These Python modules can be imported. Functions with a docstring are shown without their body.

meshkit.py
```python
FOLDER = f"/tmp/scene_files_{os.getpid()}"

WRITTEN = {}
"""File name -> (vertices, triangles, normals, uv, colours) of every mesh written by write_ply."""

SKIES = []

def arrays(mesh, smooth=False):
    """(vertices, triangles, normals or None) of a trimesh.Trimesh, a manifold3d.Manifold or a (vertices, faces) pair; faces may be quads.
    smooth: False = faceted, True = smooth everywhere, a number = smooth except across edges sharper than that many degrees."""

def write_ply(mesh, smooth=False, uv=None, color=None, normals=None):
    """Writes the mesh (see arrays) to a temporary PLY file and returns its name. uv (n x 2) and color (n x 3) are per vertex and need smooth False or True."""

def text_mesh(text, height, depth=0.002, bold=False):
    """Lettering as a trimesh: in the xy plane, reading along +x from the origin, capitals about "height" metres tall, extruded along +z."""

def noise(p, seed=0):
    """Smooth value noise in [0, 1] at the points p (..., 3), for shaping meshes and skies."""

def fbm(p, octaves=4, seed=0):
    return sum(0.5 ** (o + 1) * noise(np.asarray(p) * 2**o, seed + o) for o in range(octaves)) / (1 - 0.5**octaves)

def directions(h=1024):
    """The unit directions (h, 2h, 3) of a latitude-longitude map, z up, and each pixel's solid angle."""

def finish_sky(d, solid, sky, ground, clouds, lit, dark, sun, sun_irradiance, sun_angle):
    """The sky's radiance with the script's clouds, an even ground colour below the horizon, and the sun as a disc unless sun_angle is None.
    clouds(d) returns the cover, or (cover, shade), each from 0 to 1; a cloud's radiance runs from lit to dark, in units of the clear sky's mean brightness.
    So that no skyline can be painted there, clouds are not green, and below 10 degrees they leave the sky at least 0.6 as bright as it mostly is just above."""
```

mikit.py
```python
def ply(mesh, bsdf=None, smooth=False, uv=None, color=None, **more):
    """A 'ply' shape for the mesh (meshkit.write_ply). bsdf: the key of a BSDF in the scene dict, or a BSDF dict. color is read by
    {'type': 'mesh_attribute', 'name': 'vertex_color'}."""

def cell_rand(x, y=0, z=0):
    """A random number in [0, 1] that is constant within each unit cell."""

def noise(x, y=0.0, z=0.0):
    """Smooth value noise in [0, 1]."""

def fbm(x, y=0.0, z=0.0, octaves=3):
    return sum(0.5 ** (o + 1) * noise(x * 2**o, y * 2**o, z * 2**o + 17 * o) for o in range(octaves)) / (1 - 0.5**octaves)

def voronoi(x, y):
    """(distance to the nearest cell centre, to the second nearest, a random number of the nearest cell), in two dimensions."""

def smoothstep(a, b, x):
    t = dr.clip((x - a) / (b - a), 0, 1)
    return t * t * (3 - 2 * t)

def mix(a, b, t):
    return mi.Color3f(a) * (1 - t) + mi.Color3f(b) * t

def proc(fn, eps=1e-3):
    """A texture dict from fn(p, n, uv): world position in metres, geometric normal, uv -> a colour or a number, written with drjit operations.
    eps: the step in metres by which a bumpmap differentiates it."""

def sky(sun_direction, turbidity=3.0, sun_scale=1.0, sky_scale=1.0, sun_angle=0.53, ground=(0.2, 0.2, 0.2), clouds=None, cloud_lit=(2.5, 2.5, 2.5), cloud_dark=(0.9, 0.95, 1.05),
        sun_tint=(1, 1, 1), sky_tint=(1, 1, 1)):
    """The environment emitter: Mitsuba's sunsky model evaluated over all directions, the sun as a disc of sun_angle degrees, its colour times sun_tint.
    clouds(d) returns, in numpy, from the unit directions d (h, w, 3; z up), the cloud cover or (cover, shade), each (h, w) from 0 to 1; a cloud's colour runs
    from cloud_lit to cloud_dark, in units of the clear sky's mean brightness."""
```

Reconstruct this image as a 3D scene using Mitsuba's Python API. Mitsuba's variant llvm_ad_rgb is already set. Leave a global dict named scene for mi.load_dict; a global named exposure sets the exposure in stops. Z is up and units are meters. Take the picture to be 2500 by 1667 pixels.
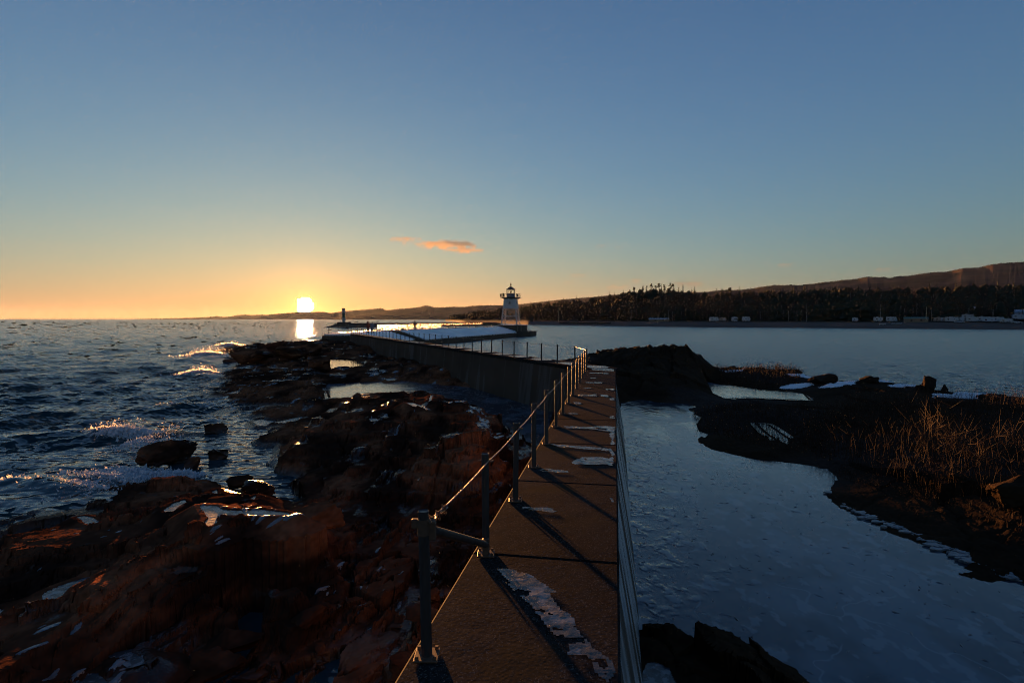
import math, random
import numpy as np, trimesh, manifold3d, shapely, drjit as dr, mitsuba as mi, mikit, meshkit
from shapely.geometry import Polygon, LineString, Point
from scipy.interpolate import RBFInterpolator
from mikit import proc, noise, fbm, smoothstep, mix, voronoi

T = mi.ScalarTransform4f
rng = np.random.default_rng(7)
scene, labels = {'type': 'scene'}, {}

# ---------------------------------------------------------------- camera, sky, exposure
EYE = 4.8                        # metres above the lake; the deck of the sea wall is 2.1 m below
PITCH = 0.03891
exposure = 2.72
HAZE, HAZE_T, HAZE_G = True, [0.26e-5, 0.33e-5, 0.46e-5], 0.36
scene['camera'] = {'type': 'perspective', 'fov': 83.51, 'fov_axis': 'x', 'near_clip': 0.1, 'far_clip': 90000.0,
                   'to_world': T().look_at(origin=[0, 0, EYE], target=[0, math.cos(PITCH), EYE - math.sin(PITCH)], up=[0, 0, 1])}
SUN = np.array([-0.3393, 0.9404, 0.0222]); SUN /= np.linalg.norm(SUN)


def clouds(d):
    e = np.degrees(np.arcsin(np.clip(d[..., 2], -1, 1)))
    az = np.degrees(np.arctan2(d[..., 0], d[..., 1]))
    off = (az - math.degrees(math.atan2(SUN[0], SUN[1])) + 180) % 360 - 180
    # a thin veil of low cirrus and haze that thickens towards the horizon, lit towards the sun
    ang = np.degrees(np.arccos(np.clip(d @ SUN, -1, 1)))
    cover = 0.97 * np.exp(-np.maximum(e, 0) / (2.3 + 1.5 * np.exp(-(off / 34) ** 2)))
    shade = 1 - 0.22 * np.exp(-(off / 32) ** 2)
    streak = meshkit.fbm(np.stack([az * 0.16, e * 2.2, az * 0], -1), 4, seed=5)
    cover = cover * (0.93 + 0.14 * streak)
    glow = np.exp(-(ang / 2.3) ** 0.9)
    cover = np.maximum(cover, 0.95 * glow)
    shade = shade * (1 - glow)

    def puff(a, b, w, h, dens, sh, seed, tilt=0.0):
        nonlocal cover, shade
        x, y = (az - a) / w, (e - b - tilt * (az - a)) / h
        n = meshkit.fbm(np.stack([az * 1.6, e * 4.0, az * 0 + seed], -1), 4, seed=seed)
        c = np.clip((1.25 - np.sqrt(x * x + y * y) + (n - 0.5) * 1.9) * 1.6, 0, 1) * dens
        s = np.clip(sh + y * 0.06, 0, 1)
        shade = np.where(c > 0.02, shade * (1 - c) + s * c, shade)
        cover = np.maximum(cover, c)
    puff(-10.1, 7.75, 1.6, 0.20, 0.85, 0.85, 1)
    puff(-6.9, 7.25, 2.9, 0.34, 0.97, 0.83, 2, -0.05)
    puff(-5.3, 7.45, 1.5, 0.24, 0.95, 0.99, 3, -0.12)
    puff(-5.2, 6.75, 1.9, 0.18, 0.95, 0.84, 4)
    puff(6.6, 4.3, 0.7, 0.13, 0.6, 0.91, 5)
    puff(5.6, 3.6, 0.6, 0.10, 0.5, 0.91, 6)
    puff(10.6, 3.15, 1.2, 0.16, 0.65, 0.91, 7)
    puff(12.0, 3.7, 0.9, 0.12, 0.6, 0.91, 8)
    puff(16.8, 3.35, 1.6, 0.2, 0.75, 1.0, 9)
    puff(25.2, 4.9, 0.9, 0.08, 0.45, 0.93, 10)
    puff(32.6, 4.2, 1.4, 0.12, 0.5, 0.93, 11)
    puff(-30.2, 4.0, 1.0, 0.05, 0.3, 0.88, 12)
    line = np.clip(1 - np.abs(e - 7.1 + (az - 9.0) * 0.105) / 0.09, 0, 1) * np.clip((az - 7.4) / 0.4, 0, 1) * np.clip((13.2 - az) / 4, 0, 1)
    shade = shade * (1 - line) + 0.93 * line
    cover = np.maximum(cover, line * 0.42)
    return cover, shade


scene['sky'] = mikit.sky(SUN.tolist(), turbidity=2.0, sun_scale=11.0, sky_scale=1.40, sun_angle=1.25, sun_tint=(1.0, 1.45, -7.0), ground=(0.05, 0.05, 0.06),
                         sky_tint=(0.345, 0.715, 1.58), clouds=clouds, cloud_lit=(32.0, 11.0, 2.3), cloud_dark=(2.6, 1.68, 1.12))

# ---------------------------------------------------------------- helpers
COUNT = {}


def numbered(name):
    n = COUNT.get(name, -1) + 1
    COUNT[name] = n
    return name if n == 0 else f'{name}_{n:03d}'


def thing(name, label, category, group=None):
    key = numbered(name)
    labels[key] = {'label': label, 'category': category}
    if group:
        labels[key]['group'] = group
    return key


def part(parent, name, mesh, mat, smooth=False, label=None, kind=None, **kw):
    key = numbered(f'{parent}__{name}')
    scene[key] = mikit.ply(mesh, mat, smooth, **kw)
    if label or kind:
        labels[key] = {k: v for k, v in (('label', label), ('kind', kind)) if v}
    return key


def solo(name, label, category, mesh, mat, smooth=False, group=None, **kw):
    key = thing(name, label, category, group)
    scene[key] = mikit.ply(mesh, mat, smooth, **kw)
    return key


def stuff(name, label, category, mesh, mat, smooth=False):
    key = solo(name, label, category, mesh, mat, smooth)
    labels[key]['kind'] = 'stuff'
    return key


def struct(name, mesh, mat, smooth=False, label=None, **kw):
    key = numbered(name)
    scene[key] = mikit.ply(mesh, mat, smooth, **kw)
    labels[key] = {'kind': 'structure', 'label': label or name.replace('_', ' '), 'category': name.split('_')[-1]}
    return key


def cat(ms):
    ms = [m for m in ms if m is not None]
    v, f, n = [], [], 0
    for m in ms:
        a, b = (np.asarray(m[0]), np.asarray(m[1])) if isinstance(m, tuple) else (np.asarray(m.vertices), np.asarray(m.faces))
        v.append(a); f.append(b + n); n += len(a)
    return np.vstack(v), np.vstack(f)


def box(c, s, chamfer=0.0):
    if chamfer <= 0:
        m = trimesh.creation.box(s)
    else:
        sx, sy, sz = s[0] / 2, s[1] / 2, s[2] / 2
        k = chamfer
        pts = [(a * (sx - (k if i != 0 else 0)), b * (sy - (k if i != 1 else 0)), g * (sz - (k if i != 2 else 0)))
               for a in (-1, 1) for b in (-1, 1) for g in (-1, 1) for i in range(3)]
        m = trimesh.convex.convex_hull(np.array(pts))
    m.apply_translation(c)
    return m


def hull(pts):
    return trimesh.convex.convex_hull(np.array(pts, float))


def beam(p, q, w, h=None):
    p, q = np.array(p, float), np.array(q, float)
    h = h or w
    d = q - p; L = np.linalg.norm(d); d /= L
    a = np.cross(d, [0, 0, 1.0] if abs(d[2]) < 0.95 else [0, 1.0, 0]); a /= np.linalg.norm(a)
    b = np.cross(a, d)
    v = np.array([p + t * d * L + i * a * w / 2 + j * b * h / 2 for t in (0, 1) for i, j in ((-1, -1), (1, -1), (1, 1), (-1, 1))])
    f = [[0, 2, 1], [0, 3, 2], [4, 5, 6], [4, 6, 7]]
    for k in range(4):
        n = (k + 1) % 4
        f += [[k, n, 4 + n], [k, 4 + n, 4 + k]]
    return v, np.array(f)


def tube(pts, r, n=8, caps=True):
    p = np.asarray(pts, float)
    t = np.gradient(p, axis=0); t /= np.linalg.norm(t, axis=1, keepdims=True)
    ref = np.array([0, 0, 1.0]) if abs(t[:, 2]).mean() < 0.9 else np.array([1.0, 0, 0])
    a = np.cross(t, ref); a /= np.linalg.norm(a, axis=1, keepdims=True)
    b = np.cross(a, t)
    ang = np.arange(n) * 2 * np.pi / n
    r = np.broadcast_to(r, (len(p),))
    v = (p[:, None] + r[:, None, None] * (np.cos(ang)[None, :, None] * a[:, None] - np.sin(ang)[None, :, None] * b[:, None])).reshape(-1, 3)
    f = []
    for i in range(len(p) - 1):
        for j in range(n):
            k = (j + 1) % n
            f += [[i * n + j, (i + 1) * n + j, (i + 1) * n + k], [i * n + j, (i + 1) * n + k, i * n + k]]
    if caps:
        v = np.vstack([v, p[:1], p[-1:]])
        c0, c1, m = len(v) - 2, len(v) - 1, (len(p) - 1) * n
        for j in range(n):
            k = (j + 1) % n
            f += [[c0, j, k], [c1, m + k, m + j]]
    return v, np.array(f)


def lathe(profile, n=16, c=(0, 0, 0), phase=0.0):
    m = trimesh.creation.revolve(np.array(profile, float), sections=n)
    if phase:
        m.apply_transform(trimesh.transformations.rotation_matrix(phase, [0, 0, 1]))
    m.apply_translation(c)
    return m


def prism(poly, z0, z1):
    if not isinstance(poly, Polygon):
        poly = Polygon(poly)
    m = trimesh.creation.extrude_polygon(poly, z1 - z0, engine='earcut')
    m.apply_translation([0, 0, z0])
    return m


def spun(m, ang, c=(0, 0, 0)):
    v, f = (m if isinstance(m, tuple) else (np.array(m.vertices), np.array(m.faces)))
    ca, sa = math.cos(ang), math.sin(ang)
    v = np.asarray(v) @ np.array([[ca, sa, 0], [-sa, ca, 0], [0, 0, 1.0]]) + np.asarray(c, float)
    return v, np.asarray(f)


def fb2(x, y, sx, sy, seed, o=4):
    return meshkit.fbm(np.stack([np.asarray(x) * sx, np.asarray(y) * sy, np.zeros_like(np.asarray(x, float)) + seed * 3.7], -1), o, seed)


def sstep(a, b, x):
    t = np.clip((x - a) / (b - a), 0, 1)
    return t * t * (3 - 2 * t)


# ---------------------------------------------------------------- materials
def mat(name, base, rough=0.6, spec=0.5, bump=None, bscale=1.0, eps=0.004, **kw):
    d = {'type': 'principled', 'base_color': base if isinstance(base, dict) else {'type': 'rgb', 'value': list(base)}, 'roughness': rough, 'specular': spec, **kw}
    if bump is not None:
        d = {'type': 'bumpmap', 'arbitrary': proc(bump, eps), 'scale': bscale, 'bsdf': d}
    scene[name] = {'type': 'twosided', 'bsdf': d}
    return name


def wet_rock(name, col, wet, bump, wet_rough=0.24):
    scene[name] = {'type': 'twosided', 'bsdf': {'type': 'bumpmap', 'arbitrary': proc(bump, 0.004), 'scale': 1.0, 'bsdf': {
        'type': 'blendbsdf', 'weight': proc(wet), 'dry': {'type': 'diffuse', 'reflectance': proc(col)},
        'soaked': {'type': 'principled', 'base_color': {'type': 'rgb', 'value': [0.022, 0.013, 0.010]}, 'roughness': wet_rough, 'specular': 0.5}}}}


def rock_col(p, n, uv):
    a = fbm(p.x * 0.9, p.y * 0.35, p.z * 2.0, 4)
    g = fbm(p.x * 9, p.y * 7, p.z * 9, 3)
    c = mix((0.034, 0.0165, 0.0118), (0.225, 0.088, 0.045), smoothstep(0.34, 0.72, a))
    c = c * (0.35 + 1.1 * g)
    pale = smoothstep(0.71, 0.80, fbm(p.x * 3.1 + 9, p.y * 3.1, p.z * 3.1, 4))
    c = mix(c, (0.13, 0.12, 0.11), pale * 0.55)
    dark = smoothstep(0.55, 0.25, fbm(p.x * 0.5 + 4, p.y * 0.5, p.z * 1.2, 3))
    return mix(c, (0.022, 0.014, 0.011), dark * 0.6)


def rock_wet(p, n, uv):
    wet = smoothstep(0.60, 0.70, fbm(p.x * 1.3 + 20, p.y * 0.8, p.z * 1.3, 4)) * smoothstep(0.3, 0.8, mi.Float(n.z))
    low = smoothstep(0.26, 0.0, p.z)
    return dr.clip(dr.maximum(wet * 0.9, low * 0.85), 0, 1)


def rock_bump(p, n, uv):
    return 0.060 * fbm(p.x * 5, p.y * 3.5, p.z * 8, 5) + 0.010 * fbm(p.x * 34, p.y * 30, p.z * 40, 2)


wet_rock('rock_mat', rock_col, rock_wet, rock_bump)


def bank_col(p, n, uv):
    a = fbm(p.x * 1.3, p.y * 1.3, p.z * 2, 4)
    g = fbm(p.x * 14, p.y * 14, p.z * 14, 2)
    rockc = mix((0.014, 0.011, 0.010), (0.042, 0.030, 0.025), a)
    turf = mix((0.011, 0.0065, 0.004), (0.034, 0.020, 0.011), a)
    return mix(rockc, turf, smoothstep(0.42, 0.58, fbm(p.x * 0.25 + 7, p.y * 0.25, 0, 2))) * (0.6 + 0.8 * g)


mat('bank_mat', proc(bank_col), 0.95, 0.04, rock_bump, 0.9)


def conc_col(p, n, uv):
    a = fbm(p.x * 0.9, p.y * 0.9, p.z * 1.2, 4)
    g = noise(p.x * 60, p.y * 60, p.z * 60)
    h = noise(p.x * 130 + 5, p.y * 130, p.z * 130)
    c = mix((0.0050, 0.0060, 0.0072), (0.0140, 0.0158, 0.0182), smoothstep(0.3, 0.7, a)) * (0.35 + 1.2 * g)
    stone = smoothstep(0.76, 0.86, h)
    c = mix(c, (0.13, 0.12, 0.11), stone * 0.7)
    moss = smoothstep(0.56, 0.70, fbm(p.x * 1.7 + 31, p.y * 1.7, p.z, 3))
    return mix(c, (0.030, 0.021, 0.010), moss * 0.6)


def conc_bump(p, n, uv):
    return 0.0004 * noise(p.x * 55, p.y * 55, p.z * 55) + 0.0010 * fbm(p.x * 6, p.y * 6, p.z * 6, 3)


mat('concrete_mat', proc(conc_col), 0.95, 0.06, conc_bump, 1.0, 0.002)


def wall_col(p, n, uv):   # formed concrete face: boards, dark algae low down, pale lime and ice runs hanging from the top
    s = p.x * 0.985 + p.y * 0.9
    a = fbm(s * 1.2, p.z * 0.8, 3, 4)
    c = mix((0.036, 0.027, 0.021), (0.080, 0.060, 0.048), a)
    run = smoothstep(0.54, 0.70, fbm(s * 5.5, p.z * 0.22, 1, 4))
    return mix(c, (0.16, 0.16, 0.17), run * 0.28)


mat('wall_mat', proc(wall_col), 0.95, 0.05, lambda p, n, uv: 0.02 * fbm(p.x * 5, p.y * 5, p.z * 4, 4), 1.0)


def icewall_col(p, n, uv):
    t = p.y
    run = smoothstep(0.40, 0.60, fbm(t * 3.2, p.z * 0.30, 1, 4))
    fine = fbm(t * 17, p.z * 0.5, 2, 2)
    return mix((0.030, 0.026, 0.022), (0.34, 0.37, 0.40), run * (0.35 + 0.65 * fine))


mat('icy_wall_mat', proc(icewall_col), proc(lambda p, n, uv: 0.65 - 0.45 * smoothstep(0.40, 0.60, fbm(p.y * 3.2, p.z * 0.30, 1, 4))), 0.5,
    lambda p, n, uv: 0.03 * fbm(p.y * 7, p.z * 0.7, p.x * 3, 3), 1.0)


def water_bump(p, n, uv):
    return 0.16 * fbm(p.x * 1.2 + 0.3 * p.y, p.y * 2.0, 0.0, 3) + 0.012 * noise(p.x * 7, p.y * 8, 3.0)


mat('lake_mat', (0.014, 0.045, 0.060), 0.07, 0.33, water_bump, 1.0, 0.01)
mat('still_water_mat', (0.006, 0.012, 0.014), 0.03, 0.33, lambda p, n, uv: 0.0022 * fbm(p.x * 3, p.y * 3, 0.0, 3), 1.0, 0.01)


def ice_col(p, n, uv):
    a = smoothstep(0.50, 0.68, fbm(p.x * 0.9, p.y * 0.55, 0.0, 4))
    b = smoothstep(0.60, 0.72, fbm(p.x * 5.0, p.y * 3.2, 4.0, 4))
    d1, d2, _ = voronoi(p.x * 0.55 + 0.5 * fbm(p.x * 1.5, p.y * 1.5, 6.0, 3), p.y * 0.4 + 0.5 * fbm(p.x * 1.5, p.y * 1.5, 8.0, 3))
    crack = smoothstep(0.035, 0.0, d2 - d1) * smoothstep(0.45, 0.6, noise(p.x * 1.2, p.y * 0.9, 5.0))
    return mix(mix((0.010, 0.023, 0.040), (0.042, 0.072, 0.106), a), (0.16, 0.20, 0.24), dr.maximum(b * 0.4, crack * 0.5))


def ice_bump(p, n, uv):
    near = smoothstep(2.6, 0.2, p.x - 0.179 * p.y - 0.45 + 0.8 * noise(p.y * 0.7, 0, 9))
    plates = fbm(p.x * 5.0, p.y * 3.2, 4.0, 3)
    return (0.0025 + 0.009 * near) * plates + 0.008 * smoothstep(0.50, 0.72, plates) * near + 0.007 * fbm(p.x * 0.7, p.y * 0.9, 2.0, 2)


mat('ice_mat', proc(ice_col), proc(lambda p, n, uv: 0.05 + 0.14 * smoothstep(0.40, 0.66, fbm(p.x * 0.9, p.y * 0.55, 0.0, 4))), 0.5, ice_bump, 1.0, 0.006)
mat('pool_ice_mat', proc(ice_col), 0.14, 0.35, lambda p, n, uv: 0.012 * fbm(p.x * 0.9, p.y * 0.9, 2.0, 3), 1.0, 0.02)
mat('frost_mat', proc(lambda p, n, uv: mix((0.04, 0.046, 0.055), (0.20, 0.22, 0.25), fbm(p.x * 9, p.y * 9, p.z * 9, 3))), 0.32, 0.5,
    lambda p, n, uv: 0.02 * fbm(p.x * 14, p.y * 12, p.z * 14, 3), 1.0)
mat('snow_mat', proc(lambda p, n, uv: mix((0.55, 0.57, 0.62), (0.78, 0.80, 0.84), fbm(p.x * 3, p.y * 3, p.z * 3, 3))), 0.7, 0.3,
    lambda p, n, uv: 0.03 * fbm(p.x * 6, p.y * 6, p.z * 6, 3), 1.0)
mat('puddle_mat', proc(lambda p, n, uv: mix((0.02, 0.024, 0.030), (0.12, 0.135, 0.155), smoothstep(0.48, 0.68, fbm(p.x * 13, p.y * 13, 1.0, 5)))), proc(lambda p, n, uv: 0.12 + 0.4 * fbm(p.x * 12, p.y * 12, 3.0, 4)), 0.40,
    lambda p, n, uv: 0.003 * fbm(p.x * 14, p.y * 14, 0.0, 4), 1.0)
mat('galvanised_mat', proc(lambda p, n, uv: mix((0.03, 0.03, 0.033), (0.075, 0.075, 0.08), fbm(p.x * 14, p.y * 14, p.z * 5, 4))), 0.42, 0.5, metallic=0.55)
mat('rust_mat', proc(lambda p, n, uv: mix((0.05, 0.035, 0.028), (0.14, 0.08, 0.05), fbm(p.x * 30, p.y * 30, p.z * 30, 3))), 0.6, 0.4, metallic=0.2)
mat('cable_mat', (0.20, 0.18, 0.16), 0.38, 0.5, metallic=0.8)
mat('white_paint_mat', proc(lambda p, n, uv: mix((0.33, 0.34, 0.35), (0.44, 0.44, 0.44), fbm(p.x * 2, p.y * 2, p.z * 1.2, 3))), 0.5, 0.5)
mat('dark_paint_mat', (0.022, 0.030, 0.028), 0.45, 0.5)
mat('blue_grey_paint_mat', (0.10, 0.13, 0.18), 0.5, 0.5)
mat('glass_dark_mat', (0.02, 0.025, 0.03), 0.08, 0.6)
mat('green_band_mat', (0.035, 0.075, 0.050), 0.5, 0.5)
mat('apron_mat', proc(lambda p, n, uv: mix((0.50, 0.52, 0.55), (0.66, 0.68, 0.71), fbm(p.x * 0.6, p.y * 0.6, p.z, 3))), proc(lambda p, n, uv: 0.28 + 0.3 * fbm(p.x * 0.5, p.y * 0.5, p.z, 2)), 0.5)
mat('icy_deck_mat', proc(lambda p, n, uv: mix((0.08, 0.075, 0.075), (0.26, 0.27, 0.29), fbm(p.x * 0.8, p.y * 0.8, 0.0, 3))), 0.55, 0.12, lambda p, n, uv: 0.03 * fbm(p.x * 2.5, p.y * 2.5, 0.0, 3), 1.0)
mat('pier_mat', proc(lambda p, n, uv: mix((0.05, 0.04, 0.035), (0.12, 0.09, 0.07), fbm(p.x * 0.9, p.y * 0.9, p.z * 1.4, 4))), 0.95, 0.06)
scene['icicle_mat'] = {'type': 'principledthin', 'base_color': {'type': 'rgb', 'value': [0.92, 0.92, 0.95]}, 'roughness': 0.42, 'diff_trans': 0.5, 'spec_trans': 0.7, 'eta': 1.31}
scene['foam_mat'] = {'type': 'principledthin', 'base_color': {'type': 'rgb', 'value': [0.78, 0.80, 0.84]}, 'roughness': 0.5, 'diff_trans': 1.0, 'spec_trans': 0.18, 'eta': 1.33}
scene['lantern_glass_mat'] = {'type': 'thindielectric', 'int_ior': 1.5}
mat('jacket_dark_mat', (0.035, 0.030, 0.032), 0.8, 0.3)
mat('jacket_red_mat', (0.11, 0.035, 0.025), 0.8, 0.3)
mat('jacket_grey_mat', (0.16, 0.17, 0.19), 0.8, 0.3)
mat('trouser_mat', (0.020, 0.020, 0.026), 0.8, 0.3)
mat('skin_mat', (0.45, 0.27, 0.20), 0.55, 0.4)
mat('hair_mat', (0.03, 0.02, 0.015), 0.6, 0.4)


def hill_col(p, n, uv):
    a = fbm(p.x * 0.004, p.y * 0.004, p.z * 0.02, 4)
    b = fbm(p.x * 0.03, p.y * 0.03, p.z * 0.06, 3)
    return mix((0.024, 0.018, 0.019), (0.056, 0.034, 0.029), smoothstep(0.35, 0.65, a)) * (0.5 + b)


mat('hill_mat', proc(hill_col), 0.95, 0.1)
mat('forest_floor_mat', proc(lambda p, n, uv: mix((0.020, 0.015, 0.011), (0.040, 0.030, 0.022), fbm(p.x * 0.1, p.y * 0.1, p.z * 0.2, 3))), 0.95, 0.1)
mat('beach_mat', proc(lambda p, n, uv: mix((0.045, 0.034, 0.032), (0.085, 0.066, 0.060), fbm(p.x * 0.15, p.y * 0.4, p.z, 4))), 0.9, 0.2)
mat('conifer_mat', proc(lambda p, n, uv: mix((0.010, 0.014, 0.009), (0.026, 0.032, 0.018), fbm(p.x * 0.21, p.y * 0.21, p.z * 0.4, 3))), 0.8, 0.2)
mat('bare_tree_mat', proc(lambda p, n, uv: mix((0.020, 0.014, 0.012), (0.056, 0.036, 0.030), fbm(p.x * 0.13, p.y * 0.13, p.z * 0.1, 3))), 0.85, 0.2)
mat('bark_mat', (0.045, 0.034, 0.028), 0.9, 0.2)
mat('birch_mat', (0.22, 0.20, 0.18), 0.8, 0.2)
mat('twig_mat', proc(lambda p, n, uv: mix((0.016, 0.009, 0.006), (0.060, 0.028, 0.015), noise(p.x * 3, p.y * 3, 0.0))), 0.8, 0.2)
mat('pale_twig_mat', (0.065, 0.038, 0.024), 0.75, 0.3)
mat('camper_white_mat', (0.36, 0.38, 0.40), 0.4, 0.5)
mat('camper_tan_mat', (0.30, 0.22, 0.18), 0.5, 0.5)
mat('camper_blue_mat', (0.30, 0.36, 0.44), 0.5, 0.5)
mat('tyre_mat', (0.015, 0.015, 0.015), 0.8, 0.3)
mat('green_roof_mat', (0.06, 0.12, 0.10), 0.6, 0.4)
mat('siding_mat', (0.20, 0.15, 0.11), 0.8, 0.3)
mat('pole_mat', (0.42, 0.34, 0.22), 0.6, 0.4)

# ---------------------------------------------------------------- where the sea wall runs
A_DIR = np.array([0.1764, 0.9843]); A_RIGHT = np.array([0.9843, -0.1764])     # the near length; its right edge passes under the camera
WIDTH, DECK = 1.25, 2.7
A_END = 23.6
B0, B1 = np.array([3.05, 24.9]), np.array([-23.2, 82.2])                        # lake side edge of the far length
B_DIR = (B1 - B0) / np.linalg.norm(B1 - B0); B_RIGHT = np.array([B_DIR[1], -B_DIR[0]])


def a_pt(s, o, z=DECK):     # s along, o to the right of the right edge
    q = A_DIR * s + A_RIGHT * o
    return (q[0], q[1], z)


def b_pt(s, o, z=DECK):
    q = B0 + B_DIR * s + B_RIGHT * o
    return (q[0], q[1], z)


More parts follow.
